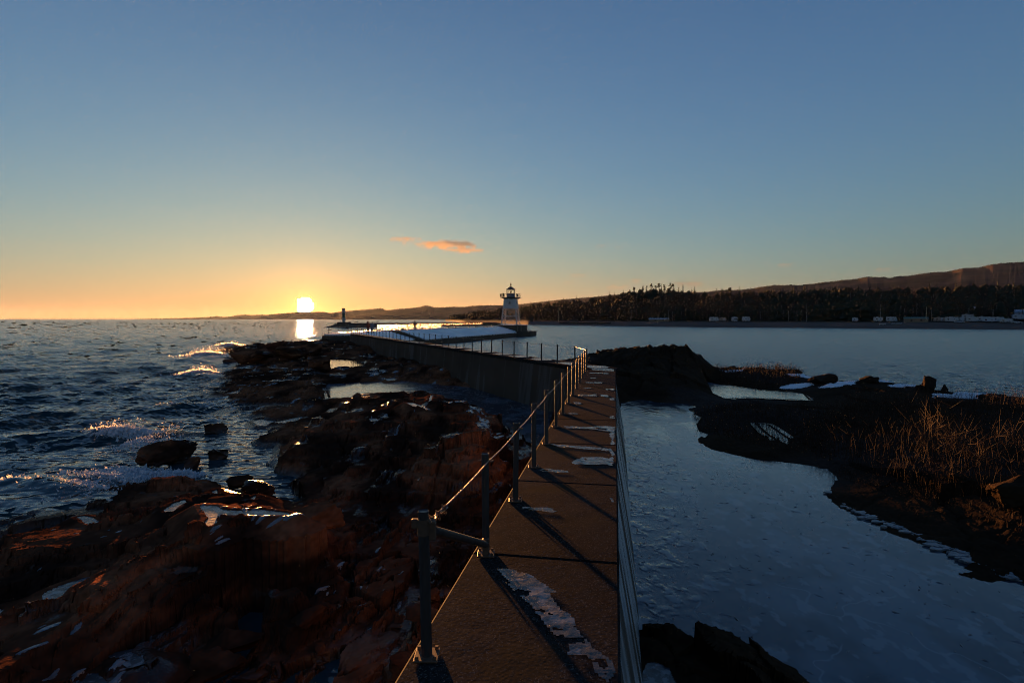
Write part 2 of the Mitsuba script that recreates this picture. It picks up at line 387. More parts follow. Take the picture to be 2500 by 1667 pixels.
# ---------------------------------------------------------------- terrain: surveyed heights, then strata, joints and grain
CTRL = (
    # near slab, lake side to crest
    [(-11.98, 13.24, 0.05), (-11.91, 14.99, 0.05), (-11.16, 15.77, 0.1), (-10.53, 16.58, 0.15), (-9.05, 9.98, 0.45), (-8.88, 10.65, 0.55), (-9.93, 13.07, 0.35), (-9.06, 13.2, 0.5), (-8.9, 14.5, 0.5), (-8.49, 15.7, 0.42), (-7.91, 15.33, 0.3), (-7.29, 14.96, 0.3), (-6.59, 14.47, 0.34), (-5.95, 14.07, 0.34), (-5.2, 13.45, 0.34), (-5.12, 11.61, 0.85), (-6.13, 12.3, 0.75), (-4.53, 11.17, 0.9), (-6.57, 11.36, 0.85), (-6.83, 10.48, 0.85), (-7.01, 9.67, 0.8), (-7.71, 8.92, 0.65), (-7.08, 7.78, 0.66), (-6.47, 8.08, 0.62), (-6.32, 8.7, 0.72), (-7.15, 8.62, 0.66), (-7.25, 8.16, 0.64), (-5.24, 8.49, 1.1), (-4.82, 8.86, 1.2), (-4.43, 9.42, 1.25), (-3.82, 9.6, 1.25), (-3.38, 9.84, 1.2), (-11.49, 10.21, 0.05), (-8.45, 7.47, 0.6), (-6.78, 6.39, 0.65)]
    + [(-3.18, 9.76, 1.05), (-3.26, 9.99, 0.3), (-4.59, 8.21, 1.1), (-4.14, 8.26, 1.15), (-3.63, 8.35, 1.15), (-3.23, 8.32, 1.1), (-4.5, 8.02, 0.5), (-4.26, 8.48, 0.35), (-3.79, 8.67, 0.3), (-3.38, 8.92, 0.25), (-5, 7.9, 0.95), (-6.59, 7.22, 0.58), (-5.95, 7.41, 0.58), (-5.25, 7.58, 0.82), (-5.25, 6.84, 0.6), (-4.61, 7.01, 0.6), (-5.89, 6.44, 0.62), (-5.04, 5.98, 0.5), (-4.21, 6.78, 0.4), (-4.4, 7.53, 0.4), (-4.21, 7.9, 0.3), (-4.28, 9.02, -0.4), (-3.72, 8.35, -0.45), (-3.7, 9.05, -0.35), (-4, 7.93, -0.35), (-4.03, 8.76, -0.45), (-3.74, 8.68, -0.4)]
    # gully beside the wall
    + [(-2.83, 7.9, 0.3), (-2.47, 8.48, 0.35), (-1.9, 7.43, 0.35), (-2.3, 6.99, 0.35), (-1.83, 8.39, 0.4), (-2.87, 9.87, 0.35), (-2.31, 10.63, 0.4), (-2.11, 11.67, 0.4), (-2.91, 11.49, 0.3), (-2.27, 6.32, 0.3), (-1.21, 11.15, 0.35), (-0.47, 13.07, 0.35)]
    # channel
    + [(-12.34, 22.24, -0.5), (-10.33, 20.76, -0.6), (-8.49, 18.67, -0.6), (-7.79, 17.99, -0.6), (-7.27, 17.36, -0.55), (-6.77, 16.8, -0.5), (-9.36, 19.66, -0.6), (-11.25, 21.67, -0.6), (-13.95, 23.62, -0.4), (-12.86, 24.48, -0.5), (-10.94, 22.66, -0.6), (-9.49, 20.57, -0.55), (-11.96, 24.08, -0.5)]
    # middle mass: foot, crest, face
    + [(-10.31, 22.03, -0.05), (-8.23, 18.72, 0), (-6.59, 16.3, 0.05), (-5.55, 14.44, 0.15), (-9.67, 22.03, 0.35), (-7.36, 17.92, 0.4), (-5.75, 15.04, 0.45), (-4.87, 13.75, 0.4), (-13.05, 27.51, 0), (-12.7, 28.06, 0.35), (-10.95, 27.75, 0.7), (-9.31, 28.84, 0.85), (-6.97, 27.75, 1.2), (-5.12, 26.46, 1.5), (-3.62, 24, 1.6), (-2.22, 20.64, 1.75), (-7.12, 17.97, 0.65), (-6.39, 18.9, 1.05), (-5.47, 19.53, 1.35), (-4.11, 19.73, 1.6), (-2.77, 18.39, 1.75), (-1.64, 16.27, 1.75), (-7.51, 23.22, 0.95), (-5.56, 22.13, 1.45), (-5.45, 16.08, 0.5), (-4.59, 16.34, 0.55), (-3.32, 15.9, 0.55), (-2.42, 16.02, 0.75), (-5.12, 18.24, 1.05), (-3.86, 18.49, 1.2), (-4.79, 13.51, 0.3), (-3.82, 13.22, 0.3)]
    + [(-2.86, 15.85, 1), (-2.04, 14.94, 1.5), (-1.39, 14.82, 1.7), (-0.96, 14.89, 1.75), (-0.44, 15.22, 1.55), (-2.37, 13.66, 0.4), (-1.6, 13, 0.3), (-0.9, 12.42, 0.3), (-2.96, 13.66, 0.35), (-3.66, 14.5, 0.5), (-1.92, 14.05, 1.3), (-1.18, 13.64, 1.55), (-0.51, 14.24, 1.2), (-1.64, 20.81, 1.5), (-0.7, 19.42, 1.3), (0, 18.16, 1), (0.49, 17.1, 0.7), (0.59, 16.31, 0.5), (0, 15.43, 0.9)]
    # pool behind it, with a low island
    + [(-10.69, 37.26, 0.1), (-8.8, 38.35, 0.1), (-7.17, 40, 0.1), (-3.99, 37.05, 0.1), (-1.11, 31.05, 0.1), (0.56, 26.07, 0.1), (1.13, 22.37, 0.12), (1.81, 31.47, 0.15), (0, 33.82, 0.12), (-10.66, 34.54, 0.12), (-8.68, 35.06, 0.1), (-1.68, 29.32, 0.15), (-5.47, 33.13, 0.55), (-3.74, 30.7, 0.75), (-3.01, 30.35, 0.6)]
    # ledges on the left
    + [(-19.63, 35.8, 0), (-22.23, 41.62, 0), (-25.17, 48.79, 0.05), (-19.89, 40.22, 0.45), (-21.68, 46.57, 0.6), (-20.47, 47.64, 0.88), (-18.16, 47.85, 1), (-14.56, 43.72, 0.92), (-12.79, 39.68, 0.88), (-9.63, 30.22, 0.4), (-11.94, 33.99, 0.88), (-13.04, 33.05, 0.75), (-14.33, 32.76, 0.55), (-15.78, 31.87, 0.32), (-10.69, 29.78, 0.4), (-11.76, 29.77, 0.25), (-14.15, 30.33, 0.1), (-28.3, 58.14, 0.1), (-15.65, 30.27, 0), (-12.43, 27.45, 0.05), (-18.6, 32.79, -0.4)]
    + [(-24.59, 62.48, 0.6), (-19.91, 56.76, 0.7), (-16.18, 52.57, 0.55), (-15.9, 55.53, 0.55), (-17.4, 53.41, 0.75), (-13.51, 43.86, 0.75), (-11.28, 45.01, 1), (-7.9, 44.14, 1.2), (-4.53, 42.17, 1.3), (-11.49, 37.28, 0.5), (-9.86, 39.3, 0.55), (-6.88, 38.37, 0.65), (-3.94, 36.67, 0.65), (-1.78, 35.51, 0.5), (0.48, 33.53, 0.45), (-2.9, 40.47, 1.15), (-1.34, 37.3, 0.9), (0, 34.27, 0.6), (-3.99, 42.91, 1.3), (-2.29, 39.99, 1.05), (-0.65, 36.01, 0.75), (0.59, 33.14, 0.5), (-13.56, 54.14, 1.2), (-8.79, 49.14, 1.25), (-12.28, 42.85, 0.72)]
    + [(-46.3, 98.41, 0.3), (-38.56, 88.41, 1.2), (-33.02, 84.01, 1.8), (-30.16, 80.37, 1.7), (-30.78, 66.17, 0.4), (-28.21, 65.73, 0.9), (-26.16, 69.01, 1.2), (-25.53, 72.84, 1), (-24.29, 59.53, 0.5), (-23.53, 73.11, 1.3), (-26.37, 87.85, 1.6), (-24.91, 89.38, 1.8), (-17.73, 67.01, 1.4), (-34.21, 67.79, 0), (-16.5, 72.1, 1.4)]
    # dome beyond the bend
    + [(6.41, 47.19, 2), (8.1, 45.33, 2.5), (9.69, 43.74, 2.8), (11.91, 42.71, 3), (13.04, 42.41, 2.8), (14.42, 43.82, 2.2), (16.04, 47.48, 1.2), (16.14, 46.94, 0.5), (7.15, 36.96, 1.6), (8.97, 35.8, 1.7), (6.32, 32.64, 0.8), (8.19, 32.64, 0.8), (10.79, 34.21, 1.1), (11.37, 34.09, 0.5), (6.84, 32.88, 0.25), (7.82, 31.13, 0.2), (9.4, 30.45, 0.3), (9.83, 29.12, 0.35), (4.89, 45.57, 1.9), (4.77, 33.29, 1.2)]
    # low point on the right, ice pond and its bank
    + [(18.58, 53.52, 0.55), (19.55, 49.65, 0.75), (20.77, 46.78, 0.85), (21.75, 43.38, 0.95), (21.13, 40.12, 0.75), (21.47, 36.99, 0.8), (23.55, 36.5, 0.8), (24.01, 33.82, 0.85), (23.62, 30.49, 0.8), (24.62, 29.84, 0.8), (25.6, 28.54, 0.85), (26.52, 26.39, 0.9), (18.54, 43.14, 0.6), (17.47, 45.16, 0.5)]
    + [(14.62, 41.61, 0.15), (14.54, 36.86, 0.15), (15.76, 34.87, 0.15), (16.21, 32.73, 0.2), (5.24, 20.78, 0), (5.07, 12.73, 0), (6.33, 9.15, 0), (5.03, 10.65, 0), (2.97, 9.05, 0.05), (3.23, 12.73, 0), (6.73, 8.01, 0), (7.45, 29.64, 0.1), (8.02, 25.96, 0.12), (7.05, 17.77, 0.05), (7.3, 7.39, 0), (8.54, 16.67, 0.1), (6.88, 30.92, 0.12)]
    + [(9.23, 28.26, 0.4), (9.28, 25.31, 0.42), (7.13, 22.51, 0.22), (7.58, 20.65, 0.45), (8.09, 18.71, 0.45), (9.24, 18.19, 0.4), (9.6, 17.07, 0.36), (9.06, 15.21, 0.4), (8.37, 14.28, 0.4), (8.47, 13.01, 0.42), (8.66, 11.97, 0.42), (8.83, 11.08, 0.42), (9.12, 10.05, 0.42), (9.28, 9.12, 0.42), (10.92, 25.33, 0.6), (13.92, 25.85, 0.7), (17.21, 25.22, 0.8), (20.83, 25.22, 0.8), (11, 17.97, 0.65), (11.33, 14.96, 0.8), (12.98, 14.4, 0.95), (10.27, 11.36, 0.85), (9.67, 12.74, 0.65), (14.54, 14.4, 0.95), (11.61, 10.34, 0.9), (11.25, 21.14, 0.5), (11.17, 24.27, 0.25), (10.33, 21.75, 0.25)]
    # rock at the foot of the wall
    + [(1.7, 7.27, 0.5), (2.1, 7.4, 0.72), (2.4, 7.31, 0.72), (2.66, 7.38, 0.62), (2.7, 7.36, 0.5), (3, 7.08, 0.56), (3.31, 6.96, 0.42), (1.95, 6.68, 0.6), (2.6, 6.47, 0.6), (1.55, 6.83, 0.4), (3.62, 6.68, 0.3), (2.26, 8.86, 0.05), (3.23, 8.87, 0), (3.64, 8.32, 0), (3.99, 7.91, 0), (4.33, 7.12, 0), (1.9, 5.74, 0.5)]
    # lake floor off the rocks
    + [(-21.28, 23.62, -1), (-18.99, 25.11, -1), (-19.1, 17.04, -1), (-24.95, 36.57, -1), (-26.62, 44.7, -1), (-32.11, 57.45, -1), (-41.65, 75.56, -1.2), (-14.38, 22.94, -0.5), (-18.72, 32.57, -0.6), (-18.23, 12.87, -1)]
    + [(-49.71, 105.65, -1), (-41.76, 95.74, -1), (-35.95, 91.46, -1), (-32.97, 87.86, -1)]
    + [(7.62, 56.11, -1), (9.68, 54.19, -1), (11.64, 52.53, -1), (14.33, 51.38, -1), (16.71, 51.93, -1)]
    + [(20.06, 57.77, -0.8), (21.2, 53.84, -0.8), (22.6, 50.89, -0.8), (23.77, 47.4, -0.8), (23.23, 44.1, -0.8), (23.73, 40.88, -0.8), (25.99, 40.28, -0.8), (26.61, 37.49, -0.8), (26.38, 34.05, -0.8), (27.48, 33.31, -0.8), (28.6, 31.89, -0.8), (29.71, 29.56, -0.8)]
    + [(-16, 88, -0.8), (-9, 70, -1.0), (2, 52, -1.0), (-40, 95, -1.5), (-70, 60, -2), (-60, 20, -2), (45, 60, -1.5), (60, 30, -1.0), (0, -2, 0.5), (-8, 0, 0.6), (8, 0, 0.0), (-30, 110, -2), (20, 80, -2), (0, 115, -2)]
)
CTRL = np.array(CTRL, float)
_rbf = RBFInterpolator(CTRL[:, :2] * [1.0, 0.8], CTRL[:, 2], kernel='linear', smoothing=0.02)


def base_height(x, y):
    q = np.stack([x.ravel(), y.ravel() * 0.8], 1)
    out = np.concatenate([_rbf(q[i:i + 60000]) for i in range(0, len(q), 60000)])
    return out.reshape(x.shape)


def cells(s, t, seed):
    """Jittered cells: offset to the nearest site, its random numbers, and the gap to the second nearest."""
    i, j = np.floor(s).astype(np.int64), np.floor(t).astype(np.int64)
    d1 = np.full(s.shape, 9.0); d2 = d1.copy(); ox = np.zeros(s.shape); oy = ox.copy(); r = np.zeros(s.shape + (3,))

    def rnd(a, b, k):
        h = (a * 374761393 + b * 668265263 + (k + seed * 17) * 2147483647) & 0xFFFFFFFF
        h = ((h ^ (h >> 13)) * 1274126177) & 0xFFFFFFFF
        return ((h ^ (h >> 16)) & 0xFFFFFF) / 16777215.0
    for a in (-1, 0, 1):
        for b in (-1, 0, 1):
            ci, cj = i + a, j + b
            dx, dy = s - ci - rnd(ci, cj, 1), t - cj - rnd(ci, cj, 2)
            d = np.hypot(dx, dy)
            m = d < d1
            d2 = np.where(m, d1, np.minimum(d2, d))
            d1 = np.where(m, d, d1); ox = np.where(m, dx, ox); oy = np.where(m, dy, oy)
            for k in range(3):
                r[..., k] = np.where(m, rnd(ci, cj, 3 + k), r[..., k])
    return ox, oy, r, d2 - d1


def detail(x, y):
    c, s_ = math.cos(0.30), math.sin(0.30)
    s = x * c - y * s_ + 0.5 * fb2(x, y, 0.5, 0.5, 3)
    t = x * s_ + y * c + 1.0 * fb2(x, y, 0.4, 0.4, 4)
    h = 0.0
    for k, (cell, asp, amp, tilt, groove) in enumerate(((3.0, 1.7, 0.17, 0.085, 0.12), (1.1, 1.6, 0.085, 0.085, 0.07), (0.40, 1.4, 0.030, 0.085, 0.030), (0.14, 1.3, 0.009, 0.10, 0.009))):
        wx, wy = 0.35 * (fb2(s, t, 1.2 / cell, 1.2 / cell, 91 + k, 3) - 0.5), 0.35 * (fb2(s, t, 1.2 / cell, 1.2 / cell, 95 + k, 3) - 0.5)
        ox, oy, r, gap = cells(s / cell + wx, t / (cell * asp) + wy, 11 + k)
        step_ = np.round(r[..., 0] * 3) / 3 if k < 2 else r[..., 0]
        h = h + amp * (step_ - 0.5) * 2 + tilt * cell * ((r[..., 1] - 0.65) * ox + (r[..., 2] - 0.5) * oy) * 2 - groove * np.exp(-(gap / 0.07) ** 2) * (r[..., 1] > 0.25)

    def saw(q):
        fr = q - np.floor(q)
        return fr ** 1.5 * (1 - sstep(0.86, 1.0, fr)) - 0.3
    mask = sstep(0.40, 0.60, fb2(x, y, 0.25, 0.25, 12, 3))
    h = h + 0.15 * saw(s * 1.05 + 1.3 * fb2(s, t, 0.6, 0.45, 8)) * mask    # strata dipping to the lake
    h = h + 0.060 * saw(s * 3.1 + 1.6 * fb2(s, t, 1.5, 0.9, 9)) * mask
    h = h + 0.020 * saw(s * 7.3 + 2.2 * fb2(s, t, 2.6, 1.6, 10))
    h = h + 0.06 * (fb2(s, t, 0.8, 0.5, 21, 4) - 0.5) + 0.022 * (fb2(s, t, 7, 5, 22, 4) - 0.5)
    return h


POOLS = [   # (outline, level, kind) : flat sheets of water or ice that the rock holds
    ([(-12.72, 38.98), (-10.68, 40.25), (-8.65, 41.61), (-5.59, 38.98), (-2.68, 37.33), (2.4, 35.2), (1.92, 26.78), (1.04, 19.34), (0.65, 20.17), (-0.91, 25.45), (-2.55, 29.61), (-3.57, 31.11), (-6.31, 35.2), (-6.94, 32.77), (-7.9, 31.92), (-9.06, 30.05), (-9.49, 30.2)], 0.36, 'ice'),
    ([(-17.49, 51.77), (-18.46, 57.07), (-16.34, 57.07), (-13.78, 53.77), (-12.42, 48.19), (-13.34, 46.58), (-14.3, 44.36), (-15, 44.36)], 0.72, 'still'),
    ([(13.93, 41.7), (14.28, 39.07), (15.45, 35.89), (17.47, 34.3), (16.47, 31.66), (15, 32.16), (13.43, 32.84), (12, 32.16), (12.14, 34.68)], 0.33, 'ice'),
    ([(10.41, 24.13), (10.71, 23.94), (10.19, 20.98), (9.74, 20.01), (9.75, 20.84), (9.93, 22.2)], 0.38, 'ice'),
]
PUDDLES = [[(-7, 11.31), (-7.05, 11.75), (-6.95, 12.01), (-6.79, 11.85), (-6.8, 11.6), (-6.73, 11.27), (-6.89, 11.2)], [(-8.88, 11.52), (-8.78, 11.61), (-8.45, 11.5), (-8.2, 11.29), (-8.25, 11.12), (-8.48, 11.21)],
           [(-7, 7.75), (-6.95, 8.03), (-6.89, 8.27), (-7.09, 8.5), (-7.04, 8.72), (-6.87, 9.01), (-6.64, 9.08), (-6.55, 8.77), (-6.6, 8.5), (-6.74, 8.29), (-6.59, 7.98), (-6.68, 7.84), (-6.83, 7.75)],
           [(-5.68, 10.29), (-5.36, 10.29), (-5.11, 10.05), (-4.71, 10.01), (-4.45, 10.07), (-3.94, 9.89), (-3.76, 9.76), (-4.3, 9.74), (-4.88, 9.76), (-5.01, 9.61), (-4.89, 9.45), (-4.92, 9.24), (-5.11, 9.31), (-5.19, 9.63), (-5.4, 9.91)],
           [(-7.49, 8.11), (-7.27, 8.08), (-7.17, 7.92), (-7.28, 7.87)], [(-5.08, 7.14), (-4.9, 7.23), (-4.72, 7.12), (-4.56, 7.01), (-4.69, 6.91), (-4.9, 7.05)],
           [(-5.37, 6.68), (-5.15, 6.71), (-5.19, 6.86), (-5.05, 6.86), (-4.74, 6.6), (-4.76, 6.51), (-4.96, 6.59), (-5.19, 6.63)], [(-6.82, 12.8), (-6.76, 13.04), (-6.58, 12.65)], [(-5.57, 12.04), (-5.51, 12.23), (-5.38, 11.9)],
           [(-5.05, 20.08), (-4.8, 20.25), (-4.57, 19.56), (-4.83, 19.48)], [(-6.63, 22.39), (-6.42, 22.7), (-6.28, 22.19)], [(-11.93, 26.16), (-11.67, 26.63), (-10.71, 26.16), (-10.35, 25.06), (-11.16, 25.06)],
           [(-10.54, 25.22), (-10.24, 25.93), (-9.87, 26.81), (-9.58, 26.18), (-9.92, 25.11)], [(-3.86, 20.68), (-3.55, 20.58), (-2.77, 19.28), (-2.61, 18.7), (-2.84, 18.86), (-3.42, 19.82)], [(-3.16, 21.99), (-3.06, 21.99), (-2.87, 20.22), (-3, 20.49)],
           [(-6.7, 38.99), (-5.39, 39.61), (-4.67, 37.25), (-5.18, 36.17), (-6.09, 36.97)], [(-9.26, 41.69), (-8.65, 42.38), (-8.31, 40.71), (-8.75, 40.07)], [(-11.6, 37.82), (-11.21, 38.36), (-10.73, 37.05), (-11.05, 36.55)],
           [(3.94, 37.91), (4.68, 38.42), (4.56, 37.41), (3.92, 36.93)], [(1.67, 7.09), (1.83, 7.16), (2, 7.01), (1.99, 6.3), (1.62, 6.3), (1.53, 6.76)]]
N_TH, N_R = 1180, 760
TH = np.radians(np.linspace(-49, 49, N_TH)); RR = np.exp(np.linspace(math.log(4.3), math.log(118), N_R))
GX, GY = RR[:, None] * np.sin(TH)[None], RR[:, None] * np.cos(TH)[None]
GB = base_height(GX, GY)
side = np.where(GY < 24.9, GX - 0.1792 * GY, (GX - B0[0]) * B_RIGHT[0] + (GY - B0[1]) * B_RIGHT[1])   # > 0: right of the sea wall
rough_amp = np.where(side > 0, np.where(GY < 10, 0.6, 0.18 + 0.40 * sstep(0.42, 0.72, GB)), 1.0) * (0.25 + 0.75 * sstep(-0.2, 0.45, GB)) * np.interp(GY, [0, 16, 28, 45, 90], [1.0, 1.0, 0.7, 0.7, 1.2])
chan0 = Polygon([(-11.67, 20.78), (-12.48, 23.76), (-10.55, 22.55), (-8.35, 18.99), (-6.43, 16.19), (-5.43, 14.57), (-5.84, 14.41), (-7.33, 15.61), (-8.51, 16.6), (-9.97, 17.95)]).buffer(0.1)
cm = (GY > 9) & (GY < 32) & (GX < 0) & (GX > -22)
cd_ = np.full(GX.shape, 9.0); cd_[cm] = shapely.distance(chan0, shapely.points(GX[cm], GY[cm]))
rough_amp = rough_amp * (0.25 + 0.75 * sstep(0.1, 1.6, cd_))
DET = detail(GX, GY) * rough_amp
GH = GB + DET
GH = np.where(cd_ < 0.01, np.minimum(GH, -0.12), GH)
# thin beds that dip to the lake: flat treads, short broken risers
bed = -0.085 * (GX * SUN[0] + GY * SUN[1])
for per, mixk, sd_, fq in ((0.30, 0.62, 131, 0.55), (0.11, 0.60, 132, 1.3)):
    u_ = (GH - bed) / per + 1.6 * (fb2(GX, GY, fq, fq, sd_, 4) - 0.5)
    fl = np.floor(u_); frac_ = u_ - fl
    tr_ = bed + per * (fl + sstep(0.62, 0.98, frac_) - (u_ - (GH - bed) / per))
    k_ = mixk * (side < -1.4) * sstep(0.02, 0.25, GB) * sstep(0.05, 0.5, cd_)
    GH = GH * (1 - k_) + tr_ * k_
GH = GH + (side < -1.4) * 0.008 * (fb2(GX, GY, 14, 14, 140, 3) - 0.5)
in_dome = sstep(1.0, 2.2, GB) * (side > 0)
GH = np.where(side > 0, GB + (GH - GB) * (1 + 1.3 * in_dome), GH)


def flatten(poly, level=None, depth=0.06, rim=0.12, cap=False):
    """Sinks the rock inside the outline below a level sheet; returns the level."""
    P = Polygon(poly).buffer(0)
    x0, y0, x1, y1 = P.buffer(1.4 if cap else rim * 3).bounds
    m = (GX > x0) & (GX < x1) & (GY > y0) & (GY < y1)
    if not m.any():
        return level
    pts = shapely.points(GX[m], GY[m])
    inside = shapely.contains_xy(P, GX[m], GY[m])
    dist = np.where(inside, -1, 1) * shapely.distance(P.exterior, pts)
    h = GH[m]
    if level is None:
        ring_ = dist < rim * 0.8
        level = float(np.percentile(h[ring_], 64)) + 0.012 if ring_.any() else None
    if level is None:
        level = float(np.percentile(h[inside], 14)) if inside.any() else float(h.mean())
    k = sstep(rim, -rim, dist)
    target = level - depth
    GH[m] = np.where(inside | (h > target), h * (1 - k) + target * k, h)
    edge = (dist > -rim * .3) & (dist < 0.55)                          # a lip that holds the water
    hh = GH[m]
    GH[m] = np.where(edge, np.maximum(hh, level + 0.012 - np.maximum(np.abs(dist - 0.05) - 0.05, 0) * 0.55), hh)
    if cap:
        GH[m] = np.where(dist > 0, np.minimum(GH[m], level + 0.05 + 0.20 * dist + DET[m] * sstep(0.0, 0.5, dist) * 0.9), GH[m])
    return level


for poly, level, kind in POOLS:
    flatten(poly, level, 0.10, 0.25)
levels = [flatten(p, None, 0.035, 0.06, True) for p in PUDDLES]
ice_pond = Polygon([(6.43, 33.21), (7.69, 30.6), (9.48, 30.01), (9.41, 28.37), (7.65, 24.47), (7.26, 22.94), (7.68, 20.93), (8.21, 19), (9.12, 18.22), (9.41, 16.83), (8.77, 14.99), (8.41, 13.22), (8.64, 11.94), (8.83, 11.07), (9.12, 10.05), (9.45, 8.96)] + [(9, 2.0), (0.9, 2.0), (0.9, 3.0), (5.3, 27), (6.0, 30)]).buffer(0)

GH = np.where((side > -1.45) & (side < 0.62) & (GY < 25.5), np.minimum(GH, 0.9), GH)      # nothing pokes through the wall
GH = np.where((GY >= 24) & (side > -0.3) & (side < 1.4), np.minimum(GH, 2.2), GH)
from scipy.ndimage import map_coordinates


def ground(x, y):
    x, y = np.asarray(x, float), np.asarray(y, float)
    r, a = np.hypot(x, y), np.arctan2(x, y)
    i = (np.log(np.maximum(r, 4.31)) - math.log(4.3)) / (math.log(118) - math.log(4.3)) * (N_R - 1)
    j = (a - TH[0]) / (TH[-1] - TH[0]) * (N_TH - 1)
    return map_coordinates(GH, [np.atleast_1d(i), np.atleast_1d(j)], order=1, mode='nearest')


def sheet(x, y, z, keep):
    n, m = x.shape
    idx = np.arange(n * m).reshape(n, m)
    a, b, c, d = idx[:-1, :-1][keep], idx[:-1, 1:][keep], idx[1:, 1:][keep], idx[1:, :-1][keep]
    f = np.vstack([np.stack([a, b, c], 1), np.stack([a, c, d], 1)])
    v = np.stack([x.ravel(), y.ravel(), z.ravel()], 1)
    used, inv = np.unique(f.ravel(), return_inverse=True)
    return v[used], inv.reshape(-1, 3)


gy_, gx_ = np.gradient(GH, axis=0) / np.gradient(RR)[:, None], np.gradient(GH, axis=1) / (RR[:, None] * (TH[1] - TH[0]))
steep = sstep(0.5, 1.6, np.hypot(gy_, gx_))
q3 = np.stack([GX * 2.3, GY * 2.3, GH * 4.0], -1)
push = (meshkit.fbm(q3, 4, 71) - 0.5) * 0.34 * steep
PX3, PY3 = GX - push * np.sin(TH)[None] + (meshkit.fbm(q3 + 9, 4, 72) - 0.5) * 0.2 * steep, GY - push * np.cos(TH)[None]
hq = np.maximum.reduce([GH[:-1, :-1], GH[1:, :-1], GH[:-1, 1:], GH[1:, 1:]])
sq = side[:-1, :-1]
struct('rocky_shore', sheet(PX3, PY3, GH, (hq > -0.32) & (sq <= 0)), 'rock_mat', 30, 'layered red brown bedrock shore between the lake and the sea wall')
struct('rocky_point', sheet(PX3, PY3, GH, (hq > -0.32) & (sq > 0)), 'bank_mat', 32, 'dark low point of rock and turf around the frozen pond')


def flat_sheet(poly, level, res, grow=0.0):
    P = poly if isinstance(poly, Polygon) else Polygon(poly)
    P = P.buffer(grow) if grow else P
    if P.geom_type != 'Polygon':
        P = max(P.geoms, key=lambda g: g.area)
    v, f = trimesh.creation.triangulate_polygon(P.simplify(res * 0.1), engine='earcut')
    v = np.column_stack([v, np.full(len(v), level)])
    n = np.cross(v[f[:, 1]] - v[f[:, 0]], v[f[:, 2]] - v[f[:, 0]])[:, 2]
    f = np.where((n < 0)[:, None], f[:, ::-1], f)
    return v, f


for i, (poly, level, kind) in enumerate(POOLS):
    key = struct('rock_pool', flat_sheet(poly, level, 0.1, 0.3), 'pool_ice_mat' if kind == 'ice' else 'still_water_mat', label=[
        'half frozen pool behind the big middle rock', 'still pool mirroring the yellow sky near the far wall', 'frozen pool behind the scrub on the low point', 'small frozen runnel in the scrub'][i])
for poly, level in zip(PUDDLES, levels):
    part('rocky_shore', 'puddle', flat_sheet(poly, level, 0.05, 0.05), 'puddle_mat')
struct('pond_ice', flat_sheet(ice_pond, 0.30, 0.1, 0.25), 'ice_mat', label='dark blue ice of the frozen pond right of the sea wall')

# ---------------------------------------------------------------- the lake
vv = np.concatenate([np.linspace(640, 120, 430), np.linspace(119.5, 3, 330), np.array([2.4, 1.8, 1.2, 0.8, 0.5, 0.3, 0.2, 0.14, 0.105])])
LR = EYE * 573.0 / vv
LT = np.radians(np.concatenate([np.linspace(-75, -47, 30), np.linspace(-46.5, 46.5, 980), np.linspace(47, 75, 30)]))
LX, LY = LR[:, None] * np.sin(LT)[None], LR[:, None] * np.cos(LT)[None]
lb = np.full(LX.shape, -3.0)
near = (np.hypot(LX, LY) < 117) & (np.abs(np.arctan2(LX, LY)) < math.radians(48.9))
lb[near] = ground(LX[near], LY[near])
lake_side = np.where(LY < 84, np.where(LY < 24.9, LX - 0.1792 * LY, (LX - B0[0]) * B_RIGHT[0] + (LY - B0[1]) * B_RIGHT[1]), (LX + 26) - (LY - 84) * 0.31)
harbour = sstep(-2, 2, lake_side) * sstep(900, 500, LY)
calm = 1 - 0.38 * harbour
gully = Polygon([(-4.6, 5), (-2, 5), (1.5, 13), (-1.5, 13), (-3.2, 9.8)])
chan = Polygon([(-11.67, 20.78), (-12.48, 23.76), (-10.55, 22.55), (-5.65, 14.74), (-5.94, 14.41), (-8.7, 17.48), (-9.97, 17.95)]).buffer(0.3)
chan_d = np.full(LX.shape, 9.0)
mm = near & (LY < 45)
chan_d[mm] = shapely.distance(shapely.union_all([gully, chan]), shapely.points(LX[mm], LY[mm]))
calm = calm * (0.10 + 0.90 * sstep(0.0, 4.0, chan_d))
shore = sstep(0.5, -0.6, lb)
SX = np.zeros(LX.shape); SY = SX.copy()
step = np.gradient(LR)
step = np.abs(step)[:, None]
LZ = np.zeros(LX.shape); DX = LZ.copy(); DY = LZ.copy()
wr = np.random.default_rng(3)
for k in range(46):
    lam = 0.55 * (15.0 / 0.55) ** (k / 45)
    ang = math.radians(118 + wr.normal(0, 38))                      # travels towards the rocks, up and to the right
    kx, ky = math.cos(ang - math.pi / 2 - 0.9), -abs(math.sin(ang)) * 0.8
    q = 2 * math.pi / lam; nrm = math.hypot(kx, ky); kx, ky = kx / nrm, ky / nrm
    amp = 0.0105 * lam ** 0.82 * (0.7 + 0.6 * wr.random())
    if lam > 7:
        amp *= 0.55
    fade = sstep(1.6, 3.6, lam / np.maximum(step * max(abs(ky), 0.25), 0.02)) * sstep(1.6, 3.2, lam / (np.hypot(LX, LY) * 0.0018))
    ph = q * (kx * LX + ky * LY) + wr.random() * 6.28
    LZ += amp * fade * np.cos(ph)
    far_k = sstep(0.5, 2.0, lam / (np.hypot(LX, LY) * 0.0018)) * (0.37 if lam < 3 else 0.03) * (0.42 + 0.58 * sstep(230, 70, np.hypot(LX, LY)))
    SX -= amp * q * kx * np.sin(ph) * far_k; SY -= amp * q * ky * np.sin(ph) * far_k
    DX -= 0.7 * amp * fade * kx * np.sin(ph); DY -= 0.7 * amp * fade * ky * np.sin(ph)
gust = 0.65 + 0.7 * fb2(LX, LY, 0.035, 0.02, 31, 3)
